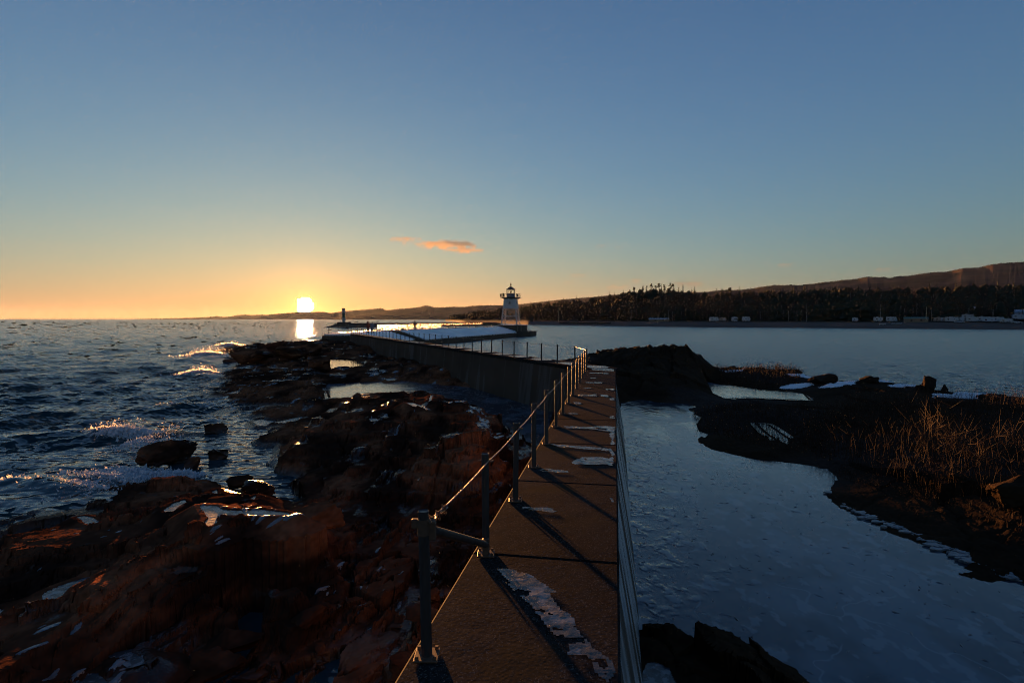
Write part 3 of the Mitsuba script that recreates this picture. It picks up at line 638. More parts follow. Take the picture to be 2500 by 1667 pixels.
w = calm * gust * np.interp(LY, [0, 30, 70, 2000], [1.0, 1.0, 0.7, 0.7])
LZ = LZ * sstep(420, 120, LY); DX = DX * sstep(420, 120, LY); DY = DY * sstep(420, 120, LY)
LZ, DX, DY = LZ * w * 0.95, DX * w * .9, DY * w * .9
SX, SY = SX * w * 0.95, SY * w * 0.95
BREAKERS = [(-16.02, 23.44, 0.1) + (1.7, 0.45, 0.30), (-39.37, 73.86, 0.1) + (2.6, 1.5, 0.50), (-26.61, 49, 0.1) + (1.7, 0.8, 0.38), (-12.82, 15.85, 0.1) + (2.6, 0.5, 0.22), (-12.15, 16.67, 0.1) + (1.5, 0.4, 0.2), (-51.52, 104.42, 0.1) + (2.0, 1.2, 0.30)]
for bx, by, _, L, Wd, hgt in BREAKERS:
    a = math.radians(-14)
    u, v2 = (LX - bx) * math.cos(a) + (LY - by) * math.sin(a), -(LX - bx) * math.sin(a) + (LY - by) * math.cos(a)
    g_ = hgt * np.exp(-(u / L) ** 2 - (v2 / Wd) ** 2)
    gu, gv = -2 * u / L ** 2 * g_, -2 * v2 / Wd ** 2 * g_
    LZ += g_; SX += gu * math.cos(a) - gv * math.sin(a); SY += gu * math.sin(a) + gv * math.cos(a)
qmax = np.minimum.reduce([lb[:-1, :-1], lb[1:, :-1], lb[:-1, 1:], lb[1:, 1:]])
inpond = np.zeros(LX.shape, bool)
inpond[mm] = shapely.contains_xy(ice_pond.buffer(-0.4), LX[mm], LY[mm])
keep = (qmax < 0.42) & ~inpond[:-1, :-1]
lv, lf = sheet(LX + DX, LY + DY, LZ, keep)
nv, _ = sheet(-SX, -SY, np.ones(LX.shape), keep)                 # the true wave slopes, also where the mesh is too coarse to show them
nv /= np.linalg.norm(nv, axis=1, keepdims=True)
print('slope rms', SX.std(), SY.std())
scene['lake_water'] = {'type': 'ply', 'filename': meshkit.write_ply((lv, lf), False, normals=nv), 'face_normals': False, 'bsdf': {'type': 'ref', 'id': 'lake_mat'}}
labels['lake_water'] = {'kind': 'structure', 'label': 'dark blue choppy lake reaching to the horizon', 'category': 'water'}
gs = 28000.0
struct('lake_bed', (np.array([[-gs, -gs, -3.2], [gs, -gs, -3.2], [gs, gs, -3.2], [-gs, gs, -3.2]]), np.array([[0, 1, 2], [0, 2, 3]])), 'bank_mat', label='dark bed below the lake')

# ---------------------------------------------------------------- the sea wall: slabs on a battered wall
wall = thing('sea_wall', 'near length of the narrow concrete sea wall with icy puddles on its deck', 'sea wall')
BATTER = 0.44


def quad_solid(corners_top, corners_bot):
    return hull(list(corners_top) + list(corners_bot))


part(wall, 'wall_body', hull([a_pt(-4, -WIDTH + 0.03, DECK - 0.16), a_pt(A_END + 1.0, -WIDTH + 0.03, DECK - 0.16), a_pt(-4, -WIDTH - 0.1, -0.6), a_pt(A_END + 1.0, -WIDTH - 0.1, -0.6),
                              a_pt(-4, 0.0, DECK - 0.16), a_pt(A_END + 0.3, 0.0, DECK - 0.16), a_pt(-4, BATTER + 0.1, -0.6), a_pt(A_END + 0.3, BATTER + 0.1, -0.6)]), 'icy_wall_mat', label='battered wall face streaked with ice')
joints = [-4.0, -2.1, 0.25, 2.6, 4.95, 7.3, 9.65, 12.0, 14.35, 16.7, 19.05, 21.4, A_END]
for i in range(len(joints) - 1):
    s0, s1 = joints[i] + 0.008, joints[i + 1] - 0.008
    dz = float(rng.normal(0, 0.0012)); e = 0.018
    wr_ = 0.05
    top = [a_pt(s0 + e, -WIDTH + e, DECK + dz), a_pt(s1 - e, -WIDTH + e, DECK + dz), a_pt(s0 + e, wr_ - e, DECK + dz), a_pt(s1 - e, wr_ - e, DECK + dz)]
    mid = [a_pt(s, o, DECK + dz - e) for s in (s0, s1) for o in (-WIDTH, wr_)]
    bot = [a_pt(s, o, DECK - 0.17) for s in (s0, s1) for o in (-WIDTH, wr_)]
    part(wall, 'slab', hull(top + mid + bot), 'concrete_mat')


def wobbly(poly, seed, amp=0.03, res=0.05):
    P = Polygon(poly).buffer(0)
    ring = P.exterior.segmentize(res)
    c = np.array(ring.coords)[:-1]
    n = np.stack([fb2(c[:, 0], c[:, 1], 11, 11, seed, 5), fb2(c[:, 0], c[:, 1], 11, 11, seed + 50, 5)], 1) - 0.5
    P = Polygon(c + n * amp * 2).buffer(0)
    return P if P.geom_type == 'Polygon' else max(P.geoms, key=lambda g: g.area)


def ragged(poly, seed, cell, reach):
    P = Polygon(poly).buffer(0)
    x0, y0, x1, y1 = P.buffer(0.05).bounds
    X, Y = np.meshgrid(np.arange(x0, x1, cell), np.arange(y0, y1, cell))
    x, y = X.ravel(), Y.ravel()
    d = shapely.distance(P.exterior, shapely.points(x, y)) * np.where(shapely.contains_xy(P, x, y), 1, -1)
    n = fb2(x, y, 5, 5, seed, 5) - 0.5
    m = (d > n * reach + 0.10 * reach) & (fb2(x, y, 9, 9, seed + 7, 4) < 0.66)
    U = shapely.union_all(shapely.box(x[m] - cell * .51, y[m] - cell * .51, x[m] + cell * .51, y[m] + cell * .51)).buffer(cell * .45).buffer(-cell * .5).simplify(cell * .25)
    return [g for g in getattr(U, 'geoms', [U]) if g.area > cell * cell * 3]


WALK_ICE = [
    [(-0.17, 4.75), (-0.11, 4.79), (0.04, 4.74), (0.2, 4.55), (0.3, 4.35), (0.36, 4.1), (0.43, 3.93), (0.52, 3.74), (0.57, 3.58), (0.6, 3.45), (0.6, 3.32), (0.55, 3.24), (0.5, 3.32), (0.49, 3.45), (0.46, 3.49), (0.33, 3.49), (0.32, 3.62), (0.26, 3.74), (0.17, 3.98), (0.09, 4.19), (0, 4.42), (-0.09, 4.6)],
    [(0.04, 4.71), (0.14, 4.68), (0.26, 4.49), (0.35, 4.32), (0.3, 4.31), (0.16, 4.45), (0.08, 4.56)],
    [(0.1, 6.36), (0.27, 6.33), (0.43, 6.29), (0.52, 6.22), (0.44, 6.14), (0.22, 6.22), (0.1, 6.28)],
    [(0.39, 7.99), (0.49, 8.01), (0.57, 7.93), (0.78, 7.86), (0.78, 7.75), (0.62, 7.78), (0.4, 7.86)],
    [(0.62, 9.59), (1.02, 9.46), (1.54, 9.28), (1.66, 9.28), (1.57, 8.77), (1.53, 9.05), (1.25, 9.16), (0.81, 9.34)],
    [(0.85, 8.32), (1.06, 8.64), (1.32, 8.69), (1.46, 8.56), (1.62, 9.05), (1.45, 8.08), (1.36, 8.22), (1.12, 8.2), (0.89, 8.22)],
    [(0.99, 11.23), (1.21, 11.19), (1.43, 11.06), (1.78, 11.23), (1.99, 11.1), (1.88, 10.5), (1.7, 10.73), (1.49, 10.89), (1.03, 10.98)],
    [(1.81, 10.5), (1.89, 10.57), (1.7, 9.46), (1.66, 9.53)],
    [(1.25, 12.77), (1.46, 12.72), (1.47, 12.6), (1.25, 12.6)], [(1.54, 14.5), (1.75, 14.35), (1.7, 14.08), (1.52, 14.14)],
    [(1.81, 15.93), (2.34, 15.93), (2.33, 15.59), (1.79, 15.59)], [(2.46, 15.93), (2.67, 15.84), (2.6, 15.42), (2.4, 15.51)], [(2.18, 17.47), (2.44, 17.47), (2.41, 17.26), (2.15, 17.26)],
    [(2.82, 17.26), (3.09, 17.26), (3.02, 16.86), (2.8, 16.96)], [(2.42, 19.07), (3.01, 19.07), (2.95, 18.7), (2.43, 18.82)], [(2.8, 20.56), (3.02, 20.56), (2.98, 20.27), (2.76, 20.27)],
    [(3.02, 22.46), (3.77, 22.29), (3.71, 21.95), (3.01, 22.12)], [(3.45, 24.97), (4.3, 24.14), (4.1, 22.99), (3.31, 23.55)],
    [(1.16, 6.75), (1.24, 6.88), (1.16, 6.45), (1.12, 6.47)], [(1.07, 6.25), (1.13, 6.28), (1.12, 6.19), (1.06, 6.18)], [(0.94, 5.34), (0.97, 5.38), (0.93, 5.12), (0.92, 5.16)], [(1.33, 7.61), (1.37, 7.65), (1.33, 7.41), (1.31, 7.45)],
    [(2.1, 12.28), (2.23, 12.44), (2.17, 12.08), (2.07, 12.08)], [(2.58, 15.1), (2.74, 15.26), (2.65, 14.79), (2.55, 14.79)],
]
for i, p in enumerate(WALK_ICE):
    gs_ = ragged(p, 60 + i, 0.018 if i < 3 else 0.03, 0.15 if i < 2 else 0.10)
    if gs_:
        part(wall, 'puddle', cat([flat_sheet(g, DECK + 0.0055, 0.01) for g in gs_]), 'puddle_mat')

far_wall = thing('sea_wall', 'far length of the concrete sea wall curving left to the breakwater', 'sea wall')
LB = float(np.linalg.norm(B1 - B0))
part(far_wall, 'wall_body', hull([b_pt(-1.3, 0.03, DECK - 0.16), b_pt(LB, 0.03, DECK - 0.16), b_pt(-1.3, -0.12, -0.8), b_pt(LB, -0.12, -0.8), b_pt(-0.2, WIDTH, DECK - 0.16), b_pt(LB, WIDTH, DECK - 0.16), b_pt(-0.2, WIDTH + 0.3, -0.8), b_pt(LB, WIDTH + 0.3, -0.8)]), 'wall_mat')
js = [-0.9] + list(np.arange(1.6, LB - 1, 2.6)) + [LB]
for i in range(len(js) - 1):
    s0, s1 = js[i] + 0.01, js[i + 1] - 0.01
    dz = float(rng.normal(0, 0.006)); e = 0.02
    top = [b_pt(s, o, DECK + dz) for s in (s0 + e, s1 - e) for o in (e - 0.02, WIDTH - e)]
    mid = [b_pt(s, o, DECK + dz - e) for s in (s0, s1) for o in (-0.02, WIDTH)] + [b_pt(s, o, DECK - 0.17) for s in (s0, s1) for o in (-0.02, WIDTH)]
    part(far_wall, 'slab', hull(top + mid), 'concrete_mat')
    if i < 26 and rng.random() < 0.85:
        c = s0 + 0.2 + rng.random() * 0.9
        pts = [b_pt(c + a * (0.5 + rng.random() * 0.5), WIDTH * (0.5 + b * 0.42))[:2] for a, b in ((-1, -1), (0, -1), (1, -.8), (1, .3), (.5, 1), (-.5, .9), (-1, .2))]
        part(far_wall, 'puddle', flat_sheet(wobbly(pts, 90 + i, 0.08, 0.12), DECK + 0.022, 0.03), 'puddle_mat')
# the corner where the two lengths meet
part(far_wall, 'slab', prism([a_pt(A_END + 0.012, -WIDTH)[:2], a_pt(A_END + 0.012, 0.05)[:2], a_pt(A_END + 0.9, 0.05)[:2], b_pt(-0.92, WIDTH)[:2], b_pt(-0.92, -0.02)[:2]], DECK - 0.2, DECK - 0.006), 'concrete_mat')

# ---------------------------------------------------------------- railings
POST_H = 0.90


def post_parts(root, base, r=0.033, full=True, lean=(0, 0), h=POST_H, n=14):
    b = np.array(base, float)
    top = b + [lean[0], lean[1], h]
    p = part(root, 'post', cat([tube([b, top], r, n), tube([top - [0, 0, 0.012], top + [0, 0, 0.004]], r * 1.03, n)]) if full else tube([b, top], r, n), 'galvanised_mat', 40)
    if full:
        part(p, 'base_plate', cat([box(b + [0, 0, 0.008], (0.15, 0.15, 0.014), 0.003)] + [lathe([(0, 0), (0.012, 0), (0.012, 0.022), (0, 0.022)], 6, b + [i * 0.055, j * 0.055, 0.014]) for i in (-1, 1) for j in (-1, 1)]), 'rust_mat')
        part(p, 'cap', lathe([(0, 0), (r * 0.8, 0.0), (r * 0.98, 0.006), (r * 0.98, 0.0), (r * 0.99, -0.01)], 14, top + [0, 0, 0.003]), 'galvanised_mat', 30)
        d = A_RIGHT
        part(p, 'eye_bolt', cat([tube([top + [d[0] * t, d[1] * t, -0.055] for t in (-0.06, 0.06)], 0.007, 6), lathe([(0.016, -0.006), (0.026, -0.006), (0.026, 0.006), (0.016, 0.006), (0.016, -0.006)], 10, top + [d[0] * 0.05, d[1] * 0.05, -0.055])]), 'rust_mat', 30)
    return p, top


rail = thing('railing', 'near railing of round steel posts with one sagging cable along the deck', 'railing')
tops = []
post_s = [3.35, 4.93, 6.47, 8.0, 9.55, 11.1, 12.65, 14.2, 15.75, 17.3, 18.85, 20.4, 21.95, 23.4]
leans = [(-0.016, 0.0), (-0.006, 0), (0.012, 0), (0.004, 0.01)]
for i, s in enumerate(post_s):
    b = a_pt(s, -WIDTH + 0.13 + (0.0 if i else -0.02), DECK)
    lean = leans[i] if i < 4 else (float(rng.normal(0, 0.008)), float(rng.normal(0, 0.008)))
    p, t = post_parts(rail, b, 0.033 if i else 0.034, i < 9, lean, h=POST_H if i else 0.91)
    tops.append(t)
cab = []
for i, t in enumerate(tops):
    q = t + [0.035, 0.0, -0.055]
    if i:
        for k in (0.25, 0.5, 0.75):
            m = cab_prev * (1 - k) + q * k; m = m.copy(); m[2] -= 0.05 * k * (1 - k) * 4 * 0.35; cab.append(m)
    cab.append(q); cab_prev = q
part(rail, 'cable', tube(cab, 0.0058, 7), 'cable_mat', True)
# brace from the end post down to the foot of the next one
b1 = np.array(a_pt(post_s[1], -WIDTH + 0.13, DECK))
p0 = tops[0] + [0.055, 0.04, -0.13]; p1 = b1 + [0.0, -0.05, 0.11]
part(rail, 'brace', tube([p0, p1], 0.03, 14), 'galvanised_mat', 40)
part(rail, 'bracket', box(tops[0] + [0.05, 0.015, -0.12], (0.05, 0.05, 0.11), 0.006), 'rust_mat')
part(rail, 'bracket', box(b1 + [0.0, -0.03, 0.085], (0.055, 0.05, 0.15), 0.006), 'rust_mat')
part(rail, 'clamp_band', cat([lathe([(0.034, -0.05), (0.04, -0.05), (0.04, 0.05), (0.034, 0.05), (0.034, -0.05)], 14, tops[0] + [0, 0, -0.09]), box(tops[0] + [-0.05, 0, -0.07], (0.045, 0.03, 0.06), 0.005)]), 'rust_mat', 30)
# cable returned on itself with three grips
c0, c1 = cab[0], cab[1]
ret = [c0 + (c1 - c0) * t + [0.012 * math.sin(t * 9), 0, -0.022 * math.sin(min(t, 1) * math.pi)] for t in np.linspace(0.02, 0.85, 8)]
part(rail, 'cable_tail', tube(ret, 0.006, 6), 'cable_mat', True)
for t in (0.12, 0.42, 0.74):
    c = c0 + (c1 - c0) * t
    g = [box(c, (0.03, 0.02, 0.026), 0.004)] + [tube([c + [dx, 0, 0.02], c + [dx, 0.0, -0.05]], 0.0045, 6) for dx in (-0.012, 0.012)] + [lathe([(0, 0), (0.009, 0), (0.009, 0.01), (0, 0.01)], 6, c + [dx, 0, -0.045]) for dx in (-0.012, 0.012)]
    part(rail, 'cable_grip', cat(g), 'rust_mat')

rail2 = thing('railing', 'far railing of many thin posts along the curving sea wall', 'railing')
tops2 = []
n2 = 39
for i in range(n2):
    s = 0.8 + i * (LB - 1.2) / (n2 - 1)
    b = b_pt(s, 0.12, DECK)
    p, t = post_parts(rail2, b, 0.033, False, (float(rng.normal(0, 0.012)), float(rng.normal(0, 0.012))), n=8)
    tops2.append(t)
cab2 = []
for i, t in enumerate(tops2):
    q = t + [0, 0, -0.05]
    if i:
        m = (cab2[-1] + q) / 2; m = m.copy(); m[2] -= 0.03; cab2.append(m)
    cab2.append(q)
part(rail2, 'cable', tube([tops[-1] + [0, 0, -0.05]] + cab2, 0.007, 5), 'cable_mat', True)
part(rail2, 'brace', tube([tops2[-1] + [0.0, 0, -0.1], np.array(b_pt(LB - 2.2, 0.12, DECK + 0.05))], 0.025, 6), 'galvanised_mat', True)
part(rail2, 'stay_cable', tube([tops2[-1] + [0, 0, -0.1], (-27.1, 88.58, 1.7)], 0.012, 5), 'cable_mat', True)

# ---------------------------------------------------------------- breakwater with its sloping harbour face
bw = thing('breakwater', 'long concrete breakwater with pale sloping slabs leading to the lighthouse', 'breakwater')
Q0 = np.array([-20.5, 105.0]); QD = np.array([0.2985, 0.9544]); QR = np.array([0.9544, -0.2985]); QL = 61.5


def q_pt(s, o, z):
    p = Q0 + QD * s + QR * o
    return (p[0], p[1], z)


part(bw, 'core', cat([hull([q_pt(s, o, z) for s in (0.02, QL) for o, z in ((-5.5, 2.6), (0, 2.6), (5.1, 1.05), (5.1, -1), (-5.5, -1))])]), 'pier_mat')
ns = 26
for i in range(ns):
    s0, s1 = QL * i / ns + 0.03, QL * (i + 1) / ns - 0.03
    dz = float(rng.normal(0, 0.012))
    part(bw, 'slope_slab', hull([q_pt(s, o, z + dz) for s in (s0, s1) for o, z in ((0.02, 2.72), (5.1, 1.2), (0.02, 2.5), (5.1, 1.0))]), 'apron_mat')
    part(bw, 'deck_slab', hull([q_pt(s, o, z + dz) for s in (s0, s1) for o in (-5.5, -0.02) for z in (2.7, 2.5)]), 'icy_deck_mat')
for i in range(14):
    c = q_pt(2.2 + i * 4.2, -0.6, 2.7)
    if i % 3 != 1:
        part(bw, 'bollard', lathe([(0.0, 0), (0.22, 0), (0.16, 0.08), (0.14, 0.3), (0.24, 0.36), (0.22, 0.45), (0, 0.48)], 10, c), 'dark_paint_mat', 40)
# lower ramp between the far wall's end and the breakwater
R0, R1 = (-24.6, 83.5), (-22.3, 104.5)
for i in range(5):
    y0, y1 = 83.6 + i * 4.2 + 0.03, 87.8 + i * 4.2 - 0.03
    part(bw, 'ramp_slab', hull([(x, y, z) for y in (y0, y1) for x, z in ((-27.4, 2.66), (-22.6, 2.66), (-17.6, 1.2), (-17.6, 0.9), (-27.4, 2.3))]), 'apron_mat')
part(bw, 'ramp_core', hull([(x, y, z) for y in (83.0, 105.0) for x, z in ((-27.5, 2.4), (-22.7, 2.4), (-17.5, 1.0), (-17.5, -1), (-27.5, -1))]), 'pier_mat')
rail3 = thing('railing', 'lakeside breakwater railing hung with sunlit icicles', 'railing')
t3 = []
for i in range(20):
    s = -20 + i * 4.1
    b = q_pt(s, -5.2, 2.7) if s >= 0 else (-27.0 + (s + 20) * 0.05, 84.5 + (s + 20) * 1.03, 2.66)
    p = part(rail3, 'post', tube([b, np.array(b) + [0, 0, 1.0]], 0.04, 6), 'galvanised_mat', True)
    t3.append(np.array(b) + [0, 0, 0.95])
for zz in (0, -0.45):
    part(rail3, 'cable', tube([t + [0, 0, zz] for t in t3], 0.022, 5), 'cable_mat', True)


def icicles(pts, n, lmin, lmax, seed, span=(0, 1)):
    r = np.random.default_rng(seed); out = []
    pts = np.asarray(pts)
    for _ in range(n):
        u = span[0] + (span[1] - span[0]) * r.random()
        k = u * (len(pts) - 1.001); i = int(k)
        c = pts[i] * (1 - k + i) + pts[i + 1] * (k - i) + r.normal(0, 0.03, 3)
        L = lmin + (lmax - lmin) * r.random() ** 2; wd = 0.03 + 0.07 * r.random()
        a = r.random() * 3.1
        d = np.array([math.cos(a) * wd, math.sin(a) * wd, 0]); e = np.array([-d[1], d[0], 0])
        out.append((np.array([c + d, c + e, c - d, c - e, c - [0, 0, L], c + [0, 0, wd]]), np.array([[0, 1, 4], [1, 2, 4], [2, 3, 4], [3, 0, 4], [1, 0, 5], [2, 1, 5], [3, 2, 5], [0, 3, 5]])))
    return cat(out)


part(rail3, 'icicle', cat([icicles(t3, 420, 0.12, 0.6, 1, (0.27, 0.64)), icicles([t + [0, 0, -0.45] for t in t3], 260, 0.1, 0.45, 2, (0.27, 0.64)), icicles(t3, 160, 0.1, 0.4, 3, (0.62, 1.0))]), 'icicle_mat', kind='stuff', label='icicles hanging from both cables')
lump = []
lr = np.random.default_rng(12)
for _ in range(160):
    s = -18 + 44 * lr.random(); o = -5.0 + lr.random() ** 2 * 2.5
    b = q_pt(s, o, 2.7) if s >= 0 else (-26.8 + (s + 20) * 0.05 + (o + 5) * 0.9, 84.5 + (s + 20) * 1.03, 2.66)
    w_ = 0.06 + 0.16 * lr.random(); h_ = 0.04 + 0.22 * lr.random() ** 2
    lump.append(trimesh.convex.convex_hull(np.array(b) + np.column_stack([lr.uniform(-w_, w_, 9), lr.uniform(-w_, w_, 9), lr.uniform(0, h_, 9)])))
part(bw, 'ice_crust', cat(lump), 'icicle_mat', kind='stuff', label='lumps of backlit ice along the lakeside edge of the deck')

# ---------------------------------------------------------------- lighthouse on its pier head
LC = np.array([-0.35, 163.0]); LA = math.radians(-12)


def lh(m):
    return spun(m, LA, (LC[0], LC[1], 0))


ph = thing('mooring_dock', 'square dark concrete dock under the lighthouse', 'dock')
part(ph, 'upper_block', lh(box((0.55, 0.6, 2.2), (7.0, 7.0, 1.75), 0.05)), 'pier_mat')
part(ph, 'lower_deck', lh(box((1.6, -0.4, 0.45), (10.2, 9.0, 1.95), 0.05)), 'pier_mat')
part(ph, 'top_slab', lh(box((0.5, 0.6, 3.13), (7.4, 7.3, 0.12), 0.02)), 'apron_mat')
for x in (2.6, 3.6):
    part(ph, 'fender', lh(box((x, -2.98, 2.2), (0.3, 0.14, 1.6), 0.02)), 'siding_mat')
part(ph, 'mooring_line', tube([(LC[0] + 4.1, LC[1] - 2.0, 2.6), (LC[0] + 4.8, LC[1] - 2.8, 1.9), (LC[0] + 5.9, LC[1] - 3.6, 1.5)], 0.05, 5), 'pole_mat', True)
Z0 = 3.19
lt = thing('lighthouse', 'white skeleton tower lighthouse with black lantern roof at the end of the breakwater', 'lighthouse')


def half(z):
    return 2.2 - (2.2 - 1.58) * z / 7.6


for sx in (-1, 1):
    for sy in (-1, 1):
        part(lt, 'leg', lh(beam((sx * half(0), sy * half(0), Z0), (sx * half(4.7), sy * half(4.7), Z0 + 4.7), 0.26)), 'white_paint_mat')
        part(lt, 'foot', lh(box((sx * half(0), sy * half(0), Z0 + 0.06), (0.6, 0.6, 0.14), 0.02)), 'pier_mat')
for k in range(4):
    a = k * math.pi / 2
    for z0, z1 in ((0.25, 2.35), (2.55, 4.6)):
        h0, h1 = half(z0), half(z1)
        for s in (-1, 1):
            part(lt, 'cross_brace', lh(spun(beam((-s * h0 * 0.96, -h0 + 0.02 * s, Z0 + z0), (s * h1 * 0.96, -h1 + 0.02 * s, Z0 + z1), 0.075), a)), 'white_paint_mat')
    h = half(2.45)
    part(lt, 'girt', lh(spun(beam((-h + 0.1, -h, Z0 + 2.45), (h - 0.1, -h, Z0 + 2.45), 0.16, 0.22), a)), 'white_paint_mat')
    h = half(4.62)
    part(lt, 'girt', lh(spun(beam((-h, -h - 0.02, Z0 + 4.62), (h, -h - 0.02, Z0 + 4.62), 0.18, 0.2), a)), 'white_paint_mat')


def frustum(h0, h1, z0, z1):
    return hull([(i * h, j * h, z) for i in (-1, 1) for j in (-1, 1) for h, z in ((h0, z0), (h1, z1))])


part(lt, 'watch_room', lh(frustum(half(4.6) + 0.04, half(7.5) + 0.04, Z0 + 4.6, Z0 + 7.45)), 'white_paint_mat')
for k, dx in ((0, 0.05), (1, 0.0), (2, 0.3), (3, 0.0)):
    a = k * math.pi / 2; h = half(6.1) + 0.05
    w_ = part(lt, 'window', lh(spun(box((dx, -h, Z0 + 6.15), (0.62, 0.12, 0.85), 0.01), a)), 'white_paint_mat')
    part(w_, 'pane', lh(spun(box((dx, -h - 0.03, Z0 + 6.15), (0.48, 0.10, 0.70)), a)), 'glass_dark_mat')
    part(w_, 'muntin', lh(spun(cat([box((dx, -h - 0.085, Z0 + 6.15), (0.05, 0.02, 0.70)), box((dx, -h - 0.09, Z0 + 6.15), (0.48, 0.02, 0.05))]), a)), 'white_paint_mat')
part(lt, 'cornice', lh(frustum(1.66, 2.35, Z0 + 7.3, Z0 + 7.62)), 'dark_paint_mat')
gal = part(lt, 'gallery', lh(box((0, 0, Z0 + 7.69), (5.0, 5.0, 0.12), 0.02)), 'dark_paint_mat')
for i in range(-2, 3):
    for j in range(-2, 3):
        if max(abs(i), abs(j)) == 2:
            part(gal, 'stanchion', lh(tube([(i * 1.2, j * 1.2, Z0 + 7.75), (i * 1.2, j * 1.2, Z0 + 8.75)], 0.035, 6)), 'dark_paint_mat', True)
for z in (8.25, 8.72):
    r_ = [(-2.4, -2.4, Z0 + z), (2.4, -2.4, Z0 + z), (2.4, 2.4, Z0 + z), (-2.4, 2.4, Z0 + z), (-2.4, -2.4, Z0 + z)]
    part(gal, 'rail', lh(cat([beam(r_[i], r_[i + 1], 0.05) for i in range(4)])), 'dark_paint_mat')
for x, y, hh in ((-1.75, -1.9, 1.0), (-2.35, -2.2, 0.8), (2.3, -2.25, 0.75)):
    part(gal, 'equipment_box', lh(box((x, y, Z0 + 7.75 + hh / 2 + 0.1), (0.42, 0.4, hh), 0.03)), 'dark_paint_mat')
part(lt, 'lantern_base', lh(lathe([(0, Z0 + 7.7), (1.2, Z0 + 7.7), (1.2, Z0 + 8.85), (0, Z0 + 8.85)], 8, phase=math.pi / 8)), 'blue_grey_paint_mat')
for k in range(8):
    a = math.pi / 8 + k * math.pi / 4; b = a + math.pi / 4
    P, Q = np.array([math.cos(a), math.sin(a)]) * 1.17, np.array([math.cos(b), math.sin(b)]) * 1.17
    part(lt, 'lantern_mullion', lh(beam((*P, Z0 + 8.85), (*P, Z0 + 9.95), 0.09)), 'dark_paint_mat')
    z0, z1 = Z0 + 8.9, Z0 + 9.9
    P, Q = P * 0.985, Q * 0.985
    part(lt, 'lantern_pane', lh((np.array([(*P, z0), (*Q, z0), (*Q, z1), (*P, z1)]), np.array([[0, 1, 2], [0, 2, 3]]))), 'lantern_glass_mat')
part(lt, 'lamp', lh(lathe([(0, Z0 + 8.85), (0.09, Z0 + 8.85), (0.09, Z0 + 9.2), (0.2, Z0 + 9.25), (0.24, Z0 + 9.42), (0.2, Z0 + 9.6), (0, Z0 + 9.66)], 12)), 'dark_paint_mat', True)
roof = part(lt, 'lantern_roof', lh(lathe([(0, Z0 + 9.92), (1.32, Z0 + 9.92), (1.34, Z0 + 10.05), (0.16, Z0 + 10.85), (0, Z0 + 10.87)], 8, phase=math.pi / 8)), 'dark_paint_mat')
part(roof, 'vent_ball', lh(lathe([(0, Z0 + 10.8), (0.13, Z0 + 10.85), (0.12, Z0 + 11.15), (0.23, Z0 + 11.25), (0.25, Z0 + 11.42), (0.14, Z0 + 11.58), (0.03, Z0 + 11.62), (0.02, Z0 + 11.95), (0, Z0 + 11.95)], 12)), 'dark_paint_mat', 40)

# ---------------------------------------------------------------- far pier with the beacon
fp = thing('pier', 'low dark far pier running from the beacon towards the shore', 'pier')
K0, K1 = np.array([-97.0, 326.0]), np.array([-10.0, 424.0]); KD = (K1 - K0) / np.linalg.norm(K1 - K0); KR = np.array([KD[1], -KD[0]])
KL = float(np.linalg.norm(K1 - K0))
part(fp, 'pier_wall', hull([(*(K0 + KD * s + KR * o), z) for s in (0, KL) for o, z in ((-2.2, 2.0), (2.0, 2.0), (2.6, -1), (-2.8, -1))]), 'pier_mat')
for i in range(10):
    s0 = KL * i / 10
    part(fp, 'parapet', hull([(*(K0 + KD * s + KR * o), z) for s in (s0 + 0.1, s0 + KL / 10 - 0.1) for o in (-2.1, -1.4) for z in (1.95, 2.45)]), 'pier_mat')
mound = hull([(-107, 324, -1), (-107, 327, -1), (-100, 321.5, 1.4), (-99.5, 327, 2.2), (-92, 321.5, 2.2), (-91, 328, 2.2), (-106, 325, 0.3), (-90, 320, -1), (-89, 329, -1), (-100, 320, -1)])
part(fp, 'rubble_mound', mound, 'pier_mat')
bc = thing('beacon', 'slim white harbour beacon tower with a dark band on the far pier', 'beacon')
BC = np.array([-95.3, 325.0])
part(bc, 'pedestal', box((BC[0], BC[1], 2.2), (6.6, 5, 1.9), 0.08), 'pier_mat')
for z0, z1, m in ((3.15, 5.7, 'white_paint_mat'), (5.7, 8.2, 'green_band_mat'), (8.2, 10.3, 'white_paint_mat'), (10.3, 10.85, 'dark_paint_mat')):
    nm = {5.7: 'white_section', 8.2: 'dark_band', 10.3: 'white_section', 10.85: 'lamp_cap'}[z1]
    part(bc, nm, lathe([(0, z0), (0.86, z0), (0.86, z1 - 0.004), (0, z1 - 0.004)], 18, (BC[0], BC[1], 0)), m, 40)
part(bc, 'ladder', cat([beam((BC[0] + 0.3 * s, BC[1] - 0.98, 3.2), (BC[0] + 0.3 * s, BC[1] - 0.98, 10.4), 0.06) for s in (-1, 1)] + [beam((BC[0] - 0.3, BC[1] - 0.98, z), (BC[0] + 0.3, BC[1] - 0.98, z), 0.04) for z in np.arange(3.5, 10.3, 0.5)]), 'dark_paint_mat')
part(bc, 'sign_box', box((BC[0] + 1.1, BC[1] - 0.2, 4.4), (0.5, 0.5, 0.6), 0.04), 'white_paint_mat')

# ---------------------------------------------------------------- far hills
def smooth_noise1(t, seed, f):
    return meshkit.fbm(np.stack([t * f, t * 0, t * 0 + seed], -1), 4, seed) - 0.5


